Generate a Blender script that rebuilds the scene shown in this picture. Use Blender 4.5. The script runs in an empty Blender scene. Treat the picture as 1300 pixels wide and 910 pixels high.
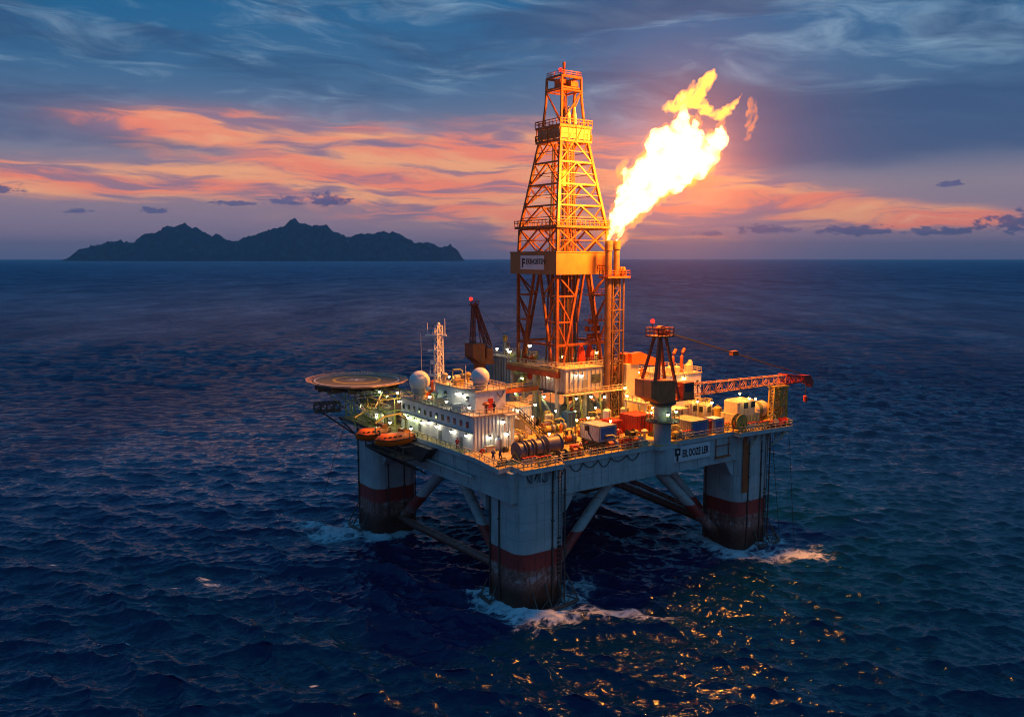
import bpy, bmesh, math, random
import numpy as np
from math import sin, cos, pi, radians, atan2, sqrt
from mathutils import Vector, Matrix

random.seed(7)
RNG = np.random.default_rng(11)
SC = bpy.context.scene
COL = SC.collection
CAM_H = 60.0
FOC = 1080.0 / 1300.0 * 36.0

# ------------------------------------------------------------------ render settings
SC.render.engine = 'CYCLES'
SC.view_settings.view_transform = 'Standard'
SC.view_settings.look = 'None'
SC.view_settings.exposure = 0.15
SC.view_settings.gamma = 1.0
cy = SC.cycles
cy.use_denoising = True
try:
    cy.denoiser = 'OPENIMAGEDENOISE'
    cy.denoising_input_passes = 'RGB_ALBEDO_NORMAL'
except Exception:
    pass
cy.filter_width = 1.1
cy.max_bounces = 6
cy.diffuse_bounces = 3
cy.glossy_bounces = 3
cy.transmission_bounces = 2
cy.volume_bounces = 0
cy.sample_clamp_indirect = 4.0
cy.use_light_tree = True
cy.caustics_reflective = False
cy.caustics_refractive = False

# ------------------------------------------------------------------ camera
cd = bpy.data.cameras.new('camera')
cam = bpy.data.objects.new('camera', cd)
COL.objects.link(cam)
cam.location = (0, 0, CAM_H)
cam.rotation_euler = (radians(90) - math.atan(127 / 1080.0), 0, 0)
cd.sensor_width = 36.0
cd.lens = FOC
cd.clip_start = 0.5
cd.clip_end = 300000
SC.camera = cam

# ------------------------------------------------------------------ platform frame
YAW = radians(35)
AX = Vector((cos(YAW), sin(YAW)))
BX = Vector((-sin(YAW), cos(YAW)))
ORG = Vector((-2.332, 136.777))
def W(u, v, z):
    p = ORG + AX * u + BX * v
    return Vector((p.x, p.y, z))

def srgb(r, g, b, a=1.0):
    f = lambda c: c / 12.92 if c <= 0.04045 else ((c + 0.055) / 1.055) ** 2.4
    return (f(r / 255), f(g / 255), f(b / 255), a)

# ------------------------------------------------------------------ node expression helper
class NT:
    def __init__(s, nt):
        s.nt = nt; s.n = nt.nodes; s.l = nt.links
    def put(s, inp, v):
        if isinstance(v, E): s.l.new(v.o, inp)
        elif isinstance(v, (tuple, list)):
            inp.default_value = tuple(v) if len(v) == len(inp.default_value) else tuple(v)[:len(inp.default_value)]
        else: inp.default_value = v
    def m(s, op, a, b=0.0, c=None, clamp=False):
        n = s.n.new('ShaderNodeMath'); n.operation = op; n.use_clamp = clamp
        s.put(n.inputs[0], a); s.put(n.inputs[1], b)
        if c is not None: s.put(n.inputs[2], c)
        return E(s, n.outputs[0])
    def ss(s, x, a, b, lo=0.0, hi=1.0):
        n = s.n.new('ShaderNodeMapRange'); n.interpolation_type = 'SMOOTHSTEP'
        s.put(n.inputs[0], x); s.put(n.inputs[1], a); s.put(n.inputs[2], b); s.put(n.inputs[3], lo); s.put(n.inputs[4], hi)
        return E(s, n.outputs[0])
    def lin(s, x, a, b, lo=0.0, hi=1.0):
        n = s.n.new('ShaderNodeMapRange'); n.clamp = True
        s.put(n.inputs[0], x); s.put(n.inputs[1], a); s.put(n.inputs[2], b); s.put(n.inputs[3], lo); s.put(n.inputs[4], hi)
        return E(s, n.outputs[0])
    def vec(s, x, y, z=0.0):
        n = s.n.new('ShaderNodeCombineXYZ')
        s.put(n.inputs[0], x); s.put(n.inputs[1], y); s.put(n.inputs[2], z)
        return E(s, n.outputs[0])
    def sep(s, v):
        n = s.n.new('ShaderNodeSeparateXYZ'); s.put(n.inputs[0], v)
        return [E(s, o) for o in n.outputs]
    def noise(s, v, scale=1.0, detail=4.0, rough=0.5, dist=0.0):
        n = s.n.new('ShaderNodeTexNoise'); s.put(n.inputs['Vector'], v)
        s.put(n.inputs['Scale'], scale); s.put(n.inputs['Detail'], detail); s.put(n.inputs['Roughness'], rough); s.put(n.inputs['Distortion'], dist)
        return E(s, n.outputs['Fac'])
    def mix(s, f, a, b):
        n = s.n.new('ShaderNodeMix'); n.data_type = 'RGBA'
        s.put(n.inputs[0], f); s.put(n.inputs[6], a); s.put(n.inputs[7], b)
        return E(s, n.outputs[2])
    def ramp(s, x, stops, interp='LINEAR'):
        n = s.n.new('ShaderNodeValToRGB'); n.color_ramp.interpolation = interp
        els = n.color_ramp.elements
        while len(els) < len(stops): els.new(0.5)
        for e, (p, c) in zip(els, stops): e.position = p; e.color = c
        s.put(n.inputs[0], x)
        return E(s, n.outputs[0])
    def attr(s, name):
        n = s.n.new('ShaderNodeAttribute'); n.attribute_name = name
        return E(s, n.outputs['Fac'])
    def texco(s, which='Object'):
        n = s.n.new('ShaderNodeTexCoord'); return E(s, n.outputs[which])
    def bump(s, h, strength=0.3, dist=0.1, normal=None):
        n = s.n.new('ShaderNodeBump'); s.put(n.inputs['Strength'], strength); s.put(n.inputs['Distance'], dist); s.put(n.inputs['Height'], h)
        if normal is not None: s.put(n.inputs['Normal'], normal)
        return E(s, n.outputs[0])
class E:
    def __init__(s, t, o): s.t = t; s.o = o
    def __add__(s, b): return s.t.m('ADD', s, b)
    def __radd__(s, b): return s.t.m('ADD', b, s)
    def __sub__(s, b): return s.t.m('SUBTRACT', s, b)
    def __rsub__(s, b): return s.t.m('SUBTRACT', b, s)
    def __mul__(s, b): return s.t.m('MULTIPLY', s, b)
    def __rmul__(s, b): return s.t.m('MULTIPLY', b, s)
    def __truediv__(s, b): return s.t.m('DIVIDE', s, b)
    def __rtruediv__(s, b): return s.t.m('DIVIDE', b, s)
    def sat(s): return s.t.m('ADD', s, 0.0, clamp=True)
    def max(s, b): return s.t.m('MAXIMUM', s, b)
    def min(s, b): return s.t.m('MINIMUM', s, b)

# ------------------------------------------------------------------ sky (dusk, streaked cloud lit from under the horizon)
world = bpy.data.worlds.new('World'); SC.world = world
world.use_nodes = True
wt = world.node_tree; wt.nodes.clear()
t = NT(wt)
d = t.texco('Generated')
x, y, z = t.sep(d)
el = t.m('ARCSINE', z.max(-0.999).min(0.999)) * (180 / pi)
az = t.m('ARCTAN2', x, y) * (180 / pi)
el0 = el.max(0.0)
# streak coordinates: long thin bands, drifting upward to the right of the frame
wob = t.noise(t.vec(az * 0.07, el * 0.25, 3.1), 1.0, 3.0, 0.55)
elw = el + (wob - 0.5) * 3.2 + az * 0.03
s1 = t.noise(t.vec(az / 13.0, elw / 1.9, 0.0), 1.0, 7.0, 0.58, 0.35)
s2 = t.noise(t.vec(az / 7.0, elw / 0.75, 9.0), 1.0, 6.0, 0.6, 0.5)
big = t.noise(t.vec(az / 19.0, elw / 3.6, 21.0), 1.0, 5.0, 0.55, 0.5)
puff = t.noise(t.vec(az / 6.0, el / 2.2, 31.0), 1.0, 8.0, 0.6, 0.4)
base = t.ramp(t.lin(el, -2.0, 30.0), [
    (0.0, srgb(96, 98, 146)), (0.0625, srgb(106, 106, 146)), (0.11, srgb(134, 118, 144)), (0.20, srgb(138, 126, 142)),
    (0.31, srgb(92, 114, 146)), (0.42, srgb(66, 104, 142)), (0.56, srgb(38, 98, 144)), (0.75, srgb(42, 106, 152)), (1.0, srgb(48, 120, 164))])
high = t.ramp(t.lin(el, 30.0, 90.0), [(0.0, srgb(48, 120, 164)), (0.5, srgb(42, 106, 150)), (1.0, srgb(38, 92, 134))])
c = t.mix(t.ss(el, 28.0, 31.0), base, high)
# the west side is greyer, the far left a deeper blue
c = t.mix(t.ss(az, -4.0, -34.0) * t.ss(el, 8.0, 15.0) * 0.6, c, srgb(16, 90, 136))
# pale breaks
wis = t.noise(t.vec(az / 8.0, elw / 1.5 + az * 0.03, 63.0), 1.0, 8.0, 0.64, 0.9)
brk = t.ss(big * 0.45 + wis * 0.55 + t.ss(az, 5.0, 20.0) * t.ss(el, 9.0, 11.0) * 0.05, 0.47, 0.66) * t.ss(el, 6.0, 9.0) * t.ss(el, 30.0, 16.0)
c = t.mix(brk * 0.75, c, srgb(132, 162, 188))
# dark slate cloud
rgt = t.ss(az, 8.0, 16.0) * t.ss(el, 4.6, 6.6) * t.ss(el, 12.0, 9.0)
lft = t.ss(az, -14.0, -22.0) * t.ss(el, 6.0, 7.2) * t.ss(el, 10.5, 8.5)
mid = t.ss(el, 8.5, 11.0) * t.ss(el, 20.0, 14.0) * 0.5
dk = t.ss(big * 0.55 + s1 * 0.45 + (rgt * 0.16 + lft * 0.10 + mid * 0.1), 0.50, 0.64) * t.ss(el, 3.5, 6.5)
c = t.mix(dk * 0.8, c, t.mix(t.ss(el, 4.0, 12.0), srgb(84, 96, 132), srgb(46, 80, 120)))
c = t.mix(rgt * 0.55, c, srgb(52, 82, 122))
# sunset glow in the underside of the streaks
def gau(v, m, s_): 
    q = (v - m) / s_
    return t.m('POWER', 2.718, q * q * -1.0)
gA = gau(az, -5.0, 13.5) * gau(elw, 5.2, 2.5) * 1.05
gB = gau(az, 16.0, 9.0) * gau(el + (az - 16.0) * 0.13, 3.9, 1.0)
gC = gau(az, -27.0, 11.0) * gau(el, 4.6, 1.0)
gD = gau(az, -20.0, 7.0) * gau(el, 8.2, 1.0) * 0.7 + gau(az, 2.0, 6.0) * gau(el, 7.6, 1.2) * 0.5
gE = gau(az, 25.0, 5.0) * gau(el, 2.35, 0.6)
gF = gau(az, 6.0, 8.0) * gau(el, 2.6, 2.4) * 0.85  # low glow, raised to paint the flame's warm halo into the sky
G = (gA + gB + gC * 0.9 + gD + gE + gF).min(1.0)
hue = t.noise(t.vec(az / 9.0, elw / 1.1, 47.0), 1.0, 3.0)
glow = t.mix(t.ss(hue, 0.38, 0.64), srgb(238, 132, 108), srgb(238, 164, 122))
om = t.ss(s1 * 0.5 + s2 * 0.5 + G * 0.20, 0.52, 0.70) * t.ss(G, 0.03, 0.5)
c = t.mix((G * 0.58).min(0.58), c, srgb(196, 136, 130))
c = t.mix(om * 0.92, c, glow)
lit = t.ss(s2 * 0.5 + s1 * 0.5, 0.56, 0.68) * t.ss(G, 0.25, 0.8)
c = t.mix((lit * 0.45 + lit * gE * 0.4).min(0.9), c, srgb(244, 204, 156))
shade = t.ss(s2 * 0.6 + s1 * 0.4, 0.52, 0.42) * t.ss(G, 0.05, 0.5)
c = t.mix(shade * 0.75, c, srgb(136, 112, 138))
# small low cumulus
edge = (t.noise(t.vec(az / 0.9, el / 0.5, 5.0), 1.0, 8.0, 0.68) - 0.5)
cm = None
for (a0, e0, sa, se) in [(-17.9, 3.45, 1.5, .28), (-14.6, 3.6, 1.6, .42), (-12.1, 3.62, 1.55, .55), (-22.6, 2.85, .95, .28), (-26.8, 2.75, .7, .25),
                         (-30.6, 3.85, 1.3, .35), (26.8, 4.35, .75, .28), (16.4, 1.75, 2.0, .42), (22.0, 1.6, 2.3, .5), (26.5, 1.55, 2.4, .35), (31.5, 1.9, 3.2, .9), (13.2, 1.55, 1.2, .25)]:
    qa = (az - a0) / sa; qe = (el - e0) / se
    qe2 = t.m('MAXIMUM', qe, qe * -1.9)          # flat bottoms
    mk = t.ss((1.0 - t.m('SQRT', qa * qa + qe2 * qe2)) + edge * 4.2, 0.0, 0.5)
    cm = mk if cm is None else cm.max(mk)
c = t.mix(cm * 0.85, c, t.mix(t.ss(puff, 0.4, 0.7), srgb(70, 78, 124), srgb(98, 96, 140)))
# below the horizon (only ever seen in reflections)
c = t.mix(t.ss(el, -0.3, -4.0), c, srgb(8, 24, 44))
bg = wt.nodes.new('ShaderNodeBackground'); t.put(bg.inputs[0], c); bg.inputs[1].default_value = 1.0
wo = wt.nodes.new('ShaderNodeOutputWorld'); wt.links.new(bg.outputs[0], wo.inputs[0])
world.cycles.sampling_method = 'AUTOMATIC'

# ------------------------------------------------------------------ mesh helper for big numpy sheets
def np_mesh(name, co, quads):
    me = bpy.data.meshes.new(name)
    nv, nf = len(co), len(quads)
    me.vertices.add(nv); me.vertices.foreach_set('co', co.astype(np.float32).ravel())
    me.loops.add(nf * 4); me.loops.foreach_set('vertex_index', quads.astype(np.int32).ravel())
    me.polygons.add(nf)
    me.polygons.foreach_set('loop_start', np.arange(0, nf * 4, 4, dtype=np.int32))
    me.polygons.foreach_set('use_smooth', np.ones(nf, dtype=bool))
    me.update(calc_edges=True)
    return me
def grid_quads(nr, nc, wrap=False):
    i = np.arange(nr - 1)[:, None]; j = np.arange(nc if wrap else nc - 1)[None, :]
    j2 = (j + 1) % nc
    return np.stack([(i * nc + j), (i * nc + j2), ((i + 1) * nc + j2), ((i + 1) * nc + j)], -1).reshape(-1, 4)

# ------------------------------------------------------------------ sea
def build_sea():
    C0 = np.array([0.0, -40.0])
    dense = np.linspace(radians(-46), radians(46), 1450)
    rest = np.linspace(radians(46), radians(314), 90)[1:-1]
    ang = np.concatenate([dense, rest])
    dep = np.linspace(radians(27.0), radians(0.14), 1150)
    r = CAM_H / np.tan(dep)
    r = np.concatenate([[2.0, 30.0, 60.0, 85.0, 100.0, 110.0], r[r > 117], [33000.0, 48000.0]])
    R, T = np.meshgrid(r, ang, indexing='ij')
    X = C0[0] + R * np.sin(T); Y = C0[1] + R * np.cos(T)
    dr = np.gradient(r)[:, None]
    dT = np.gradient(ang); dT[1450 - 1:] = radians(3); dT[0] = dT[1]
    tan_sp = R * dT[None, :]
    sp = np.maximum(np.minimum(dr, 6 * tan_sp), tan_sp)
    Z = np.zeros_like(X); DX = np.zeros_like(X); DY = np.zeros_like(X)
    gust = 0.75 + 0.45 * (np.sin(X * 0.011 + Y * 0.006 + 1.0) * np.sin(Y * 0.013 - X * 0.004) )
    n = 110
    lam = 1.0 * (70 / 1.0) ** (np.linspace(0, 1, n) + RNG.uniform(-.5, .5, n) / n)
    for L in lam:
        k = 2 * pi / L
        th = radians(-100) + RNG.normal(0, 0.42 if L > 8 else 0.62 if L > 3 else .95)
        if L > 30: th = radians(-104) + RNG.normal(0, 0.3)
        kx, ky = k * cos(th), k * sin(th)
        amp = 0.0122 * L * math.exp(-math.log(L / 4.2) ** 2 / (2 * 1.0 ** 2)) * RNG.uniform(0.6, 1.35)
        if L > 18: amp = max(amp, 0.021 * RNG.uniform(.6, 1.3))
        w = np.clip((L / sp - 1.8) / 2.2, 0, 1); w = w * w * (3 - 2 * w)
        if not w.any(): continue
        ph = kx * X + ky * Y + RNG.uniform(0, 2 * pi)
        a = amp * w * (gust if L < 20 else 1.0)
        s_, c_ = np.sin(ph), np.cos(ph)
        Z += a * c_
        DX -= a * 1.15 * cos(th) * s_; DY -= a * 1.15 * sin(th) * s_
    co = np.stack([X + DX, Y + DY, Z], -1).reshape(-1, 3)
    me = np_mesh('sea', co, grid_quads(len(r), len(ang), wrap=True))
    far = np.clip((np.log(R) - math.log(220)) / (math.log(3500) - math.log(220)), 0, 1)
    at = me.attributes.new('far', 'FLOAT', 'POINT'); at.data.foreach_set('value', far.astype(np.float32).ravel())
    crest = np.clip((Z - 0.75) / 0.6, 0, 1) * np.clip((R < 420), 0, 1)
    at = me.attributes.new('crest', 'FLOAT', 'POINT'); at.data.foreach_set('value', crest.astype(np.float32).ravel())
    o = bpy.data.objects.new('sea', me); COL.objects.link(o)
    o['kind'] = 'structure'; o['label'] = 'dark blue rippled open sea reaching the horizon'
    m = bpy.data.materials.new('sea_water'); m.use_nodes = True
    nt = m.node_tree; t = NT(nt); b = nt.nodes['Principled BSDF']
    P = t.texco('Object'); px, py, pz = t.sep(P)
    far = t.attr('far')
    gust2 = t.noise(t.vec(px * 0.034, py * 0.0125, 6.0), 1.0, 5.0, 0.65, 0.4)
    gustn = t.noise(t.vec(px * 0.010, py * 0.0035, 2.0), 1.0, 6.0, 0.68, 0.5)
    # fine ripples
    n1 = t.noise(t.vec(px * 0.60, py * 1.0, pz), 1.0, 2.0, 0.5, 0.5)
    n2 = t.noise(t.vec(px * 0.15, py * 0.17, 4.0), 1.0, 6.0, 0.62, 0.3)
    n3 = t.noise(t.vec(px * 0.040, py * 0.045, 7.0), 1.0, 6.0, 0.7, 0.2)
    nrm = t.bump(n1, t.lin(far, 0.0, 0.5, 0.65, 0.4), 0.4)
    nrm = t.bump(n2, t.lin(far, 0.02, 0.30, 0.0, 1.0), 4.4, nrm)
    nrm = t.bump(n3, t.lin(far, 0.40, 0.9, 0.0, 1.0), 12.0, nrm)
    # foam: churned water round the columns and a few breaking crests
    foam = None
    fw = t.noise(t.vec(px * 0.16, py * 0.16, 1.0), 1.0, 4.0, 0.6, 0.8)
    for (fx, fy, rx, ry, k) in FOAM:
        qx = (px - fx) / rx; qy = (py - fy) / ry
        q = t.m('SQRT', qx * qx + qy * qy)
        mk = (1.0 - q + (fw - 0.5) * 1.5).max(0.0).min(1.0) * k
        foam = mk if foam is None else foam.max(mk)
    uu = px * AX.x + py * AX.y - (ORG.x * AX.x + ORG.y * AX.y); vv = px * BX.x + py * BX.y - (ORG.x * BX.x + ORG.y * BX.y)
    for (uc, vc, k) in ((9.25, 4.95, 1.0), (7.75, 56.3, 1.0), (64.25, 4.8, .9), (64.25, 56.3, .8)):
        q = (t.m('ABSOLUTE', uu - uc) - 4.4).max(t.m('ABSOLUTE', vv - vc) - 4.7)
        foam = foam.max((t.ss(q + (fw - 0.5) * 9.0, 6.5, 0.2) * k).min(1.0))
    lace = t.noise(t.vec(px * 0.75, py * 0.95, pz * 0.5), 1.0, 7.0, 0.72, 1.6)
    vor = nt.nodes.new('ShaderNodeTexVoronoi'); vor.feature = 'DISTANCE_TO_EDGE'
    warp = t.vec(px * 0.42 + lace * 1.1, py * 0.55 + lace * 1.1, 0.0); t.put(vor.inputs['Vector'], warp); vor.inputs['Scale'].default_value = 1.0
    cell = t.ss(E(t, vor.outputs['Distance']), 0.20, 0.0)
    fm = t.ss(foam * 0.78 + lace * 0.95 + cell * 0.45 * foam, 0.76, 1.22) * t.ss(foam, 0.02, 0.4)
    cap = t.noise(t.vec(px * 0.03, py * 0.03, 13.0), 1.0, 2.0)
    capm = t.attr('crest') * t.ss(cap, 0.68, 0.76) * t.ss(lace, 0.45, 0.62)
    fm = fm.max(capm * 0.9)
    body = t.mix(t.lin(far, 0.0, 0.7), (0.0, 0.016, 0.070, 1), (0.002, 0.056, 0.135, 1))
    body = t.mix(t.ss(foam, 0.0, 0.9) * 0.6, body, (0.002, 0.06, 0.13, 1))
    # water body and mirror: far wave faces average to less reflection; the blue is painted into both
    nt.nodes.remove(b)
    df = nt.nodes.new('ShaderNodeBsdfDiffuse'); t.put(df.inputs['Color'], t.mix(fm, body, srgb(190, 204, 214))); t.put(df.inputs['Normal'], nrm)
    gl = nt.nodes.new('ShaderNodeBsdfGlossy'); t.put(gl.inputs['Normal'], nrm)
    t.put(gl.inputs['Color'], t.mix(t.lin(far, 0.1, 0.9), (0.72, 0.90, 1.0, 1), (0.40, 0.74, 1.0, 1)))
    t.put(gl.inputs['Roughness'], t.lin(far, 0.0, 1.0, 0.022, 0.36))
    fr = nt.nodes.new('ShaderNodeFresnel'); fr.inputs['IOR'].default_value = 1.33; t.put(fr.inputs['Normal'], nrm)
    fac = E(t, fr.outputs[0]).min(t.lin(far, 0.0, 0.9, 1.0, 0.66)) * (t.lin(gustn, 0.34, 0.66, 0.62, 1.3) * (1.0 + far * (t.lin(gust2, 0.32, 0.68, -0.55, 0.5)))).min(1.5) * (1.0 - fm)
    mx = nt.nodes.new('ShaderNodeMixShader'); t.put(mx.inputs[0], fac)
    nt.links.new(df.outputs[0], mx.inputs[1]); nt.links.new(gl.outputs[0], mx.inputs[2])
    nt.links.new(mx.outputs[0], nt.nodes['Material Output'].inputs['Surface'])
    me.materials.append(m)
    return o
FOAM = [(5.0, 137.5, 12, 5.5, .95), (-4.0, 143.0, 7, 6, .8), (15.5, 139.0, 13, 6, .85), (13, 151, 6, 8, .7), (24, 136, 12, 4, .5),
        (-38.0, 183.0, 12, 8, 1.0), (-45.0, 187.0, 8, 6, .75), (-28.0, 180.0, 8, 5, .6),
        (46.0, 168.5, 9, 3.6, .95), (57.0, 168.5, 12, 5.0, .9), (63.5, 171.5, 6, 5, .55), (38, 178, 5, 4, .5),
        (-58.5, 155.5, 2.6, 2.0, .95), (-56.2, 153.0, 3.4, 1.3, 1.0), (-62.5, 152.3, 4.0, .8, .5), (-28.4, 116.4, 1.1, .7, 1.0), (-91.3, 163.0, 2.2, .6, .85), (-50, 180, 4.5, .8, .45), (-100, 240, 3, .8, .6)]
sea = build_sea()

# ------------------------------------------------------------------ island on the horizon
def vnoise(x, y, seed):
    rs = np.random.default_rng(seed); tab = rs.random((64, 64))
    xi = np.floor(x).astype(int); yi = np.floor(y).astype(int); fx = x - xi; fy = y - yi
    fx = fx * fx * (3 - 2 * fx); fy = fy * fy * (3 - 2 * fy)
    g = lambda a, b: tab[a % 64, b % 64]
    return (g(xi, yi) * (1 - fx) + g(xi + 1, yi) * fx) * (1 - fy) + (g(xi, yi + 1) * (1 - fx) + g(xi + 1, yi + 1) * fx) * fy
def fbm(x, y, seed, oct=6):
    s = 0; a = 0.5
    for i in range(oct):
        s = s + a * vnoise(x * 2 ** i, y * 2 ** i, seed + i); a *= 0.52
    return s
def build_island():
    D = 20000.0
    prof = [(88, 331), (92, 328), (105, 319), (122, 315), (140, 311), (152, 305), (165, 311), (175, 309), (185, 302), (205, 297), (215, 289), (225, 286), (236, 288), (245, 290), (258, 297),
            (266, 299), (280, 301), (290, 308), (300, 308), (312, 305), (330, 300), (345, 294), (362, 290), (370, 283), (378, 280), (388, 287), (400, 288), (415, 290), (425, 297),
            (440, 302), (447, 302), (460, 297), (468, 298), (480, 295), (500, 296), (515, 303), (530, 309), (545, 313), (560, 314), (572, 312), (580, 317), (586, 326), (590, 331)]
    px = np.array([(p[0] - 650) / 1080 * D for p in prof]); pz = np.array([(331.0 - p[1]) / 1080 * D for p in prof])
    nx, ny = 760, 130
    X, Y = np.meshgrid(np.linspace(px[0], px[-1], nx), np.linspace(-1500, 2300, ny), indexing='xy')
    ridge = np.interp(X, px, pz)
    ext = 0.16 + 0.84 * np.clip(ridge / 520, 0, 1)
    s = np.where(Y < 0, 1 - np.minimum(1, np.abs(Y) / (1500 * ext)) ** 1.1, 1 - np.minimum(1, np.abs(Y) / (2300 * ext)) ** 1.3).clip(0, 1)
    n = fbm(X / 700, Y / 700, 3); n2 = fbm(X / 240, Y / 240, 30, 7); n3 = 1 - np.abs(fbm(X / 520 + 3, Y / 400, 44) - .5) * 2
    gully = np.abs(fbm(X / 420 + 7, Y / 1500, 60) - 0.5) * 2
    k = np.abs(Y) / 900
    Z = ridge * s * (1 - (0.55 * gully + 0.35 * (0.5 - n)) * np.clip(k, 0, 1)) + (n2 - 0.5) * 190 * np.clip(ridge / 300, 0, 1) * (s > .01) + (1 - np.abs(fbm(X / 150, Y / 190, 80) - .5) * 2 - .75) * 130 * np.clip(ridge / 300, 0, 1) * (s > .01) + (n3 - .75) * 160 * np.clip(ridge / 400, 0, 1)
    Z = np.where(s <= 0.01, -30, Z)
    co = np.stack([X, Y + D, Z - 1.0], -1).reshape(-1, 3)
    me = np_mesh('island', co, grid_quads(ny, nx))
    o = bpy.data.objects.new('island', me); COL.objects.link(o); o['kind'] = 'structure'; o['label'] = 'dark mountainous island on the horizon'
    m = bpy.data.materials.new('island_haze_blue'); m.use_nodes = True
    t = NT(m.node_tree); b = m.node_tree.nodes['Principled BSDF']
    P = t.texco('Object'); q = t.noise(P, 0.006, 6.0, 0.65); x_, y_, z_ = t.sep(P)
    rock = t.ss(t.noise(t.vec(x_ * 0.006, y_ * 0.004, z_ * 0.002), 1.0, 6.0, 0.7), 0.55, 0.68)
    colr = t.mix(t.ss(q, 0.35, 0.65), srgb(28, 58, 90), srgb(48, 84, 114))  # blue of the distant haze put into the base colour
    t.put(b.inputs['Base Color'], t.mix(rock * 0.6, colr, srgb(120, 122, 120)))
    b.inputs['Roughness'].default_value = 0.95; b.inputs['Specular IOR Level'].default_value = 0.1
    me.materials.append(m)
build_island()

# ------------------------------------------------------------------ haze: sea air between camera and island
def build_haze():
    bm = bmesh.new()
    bmesh.ops.create_cube(bm, size=1.0)
    me = bpy.data.meshes.new('haze'); bm.to_mesh(me); bm.free()
    o = bpy.data.objects.new('haze', me); COL.objects.link(o)
    lo = (-50000, -50000, -8.0); hi = (50000, 50000, 960.0)
    o.scale = [h - l for l, h in zip(lo, hi)]; o.location = [(h + l) / 2 for l, h in zip(lo, hi)]
    o['kind'] = 'stuff'; o['label'] = 'thin blue sea haze over the water'
    m = bpy.data.materials.new('sea_haze'); m.use_nodes = True; nt = m.node_tree; nt.nodes.clear()
    v = nt.nodes.new('ShaderNodeVolumePrincipled'); v.inputs['Color'].default_value = (0.92, 0.96, 1.0, 1)
    v.inputs['Density'].default_value = 1.9e-5; v.inputs['Anisotropy'].default_value = 0.0
    out = nt.nodes.new('ShaderNodeOutputMaterial'); nt.links.new(v.outputs[0], out.inputs['Volume'])
    me.materials.append(m)
build_haze()
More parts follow.
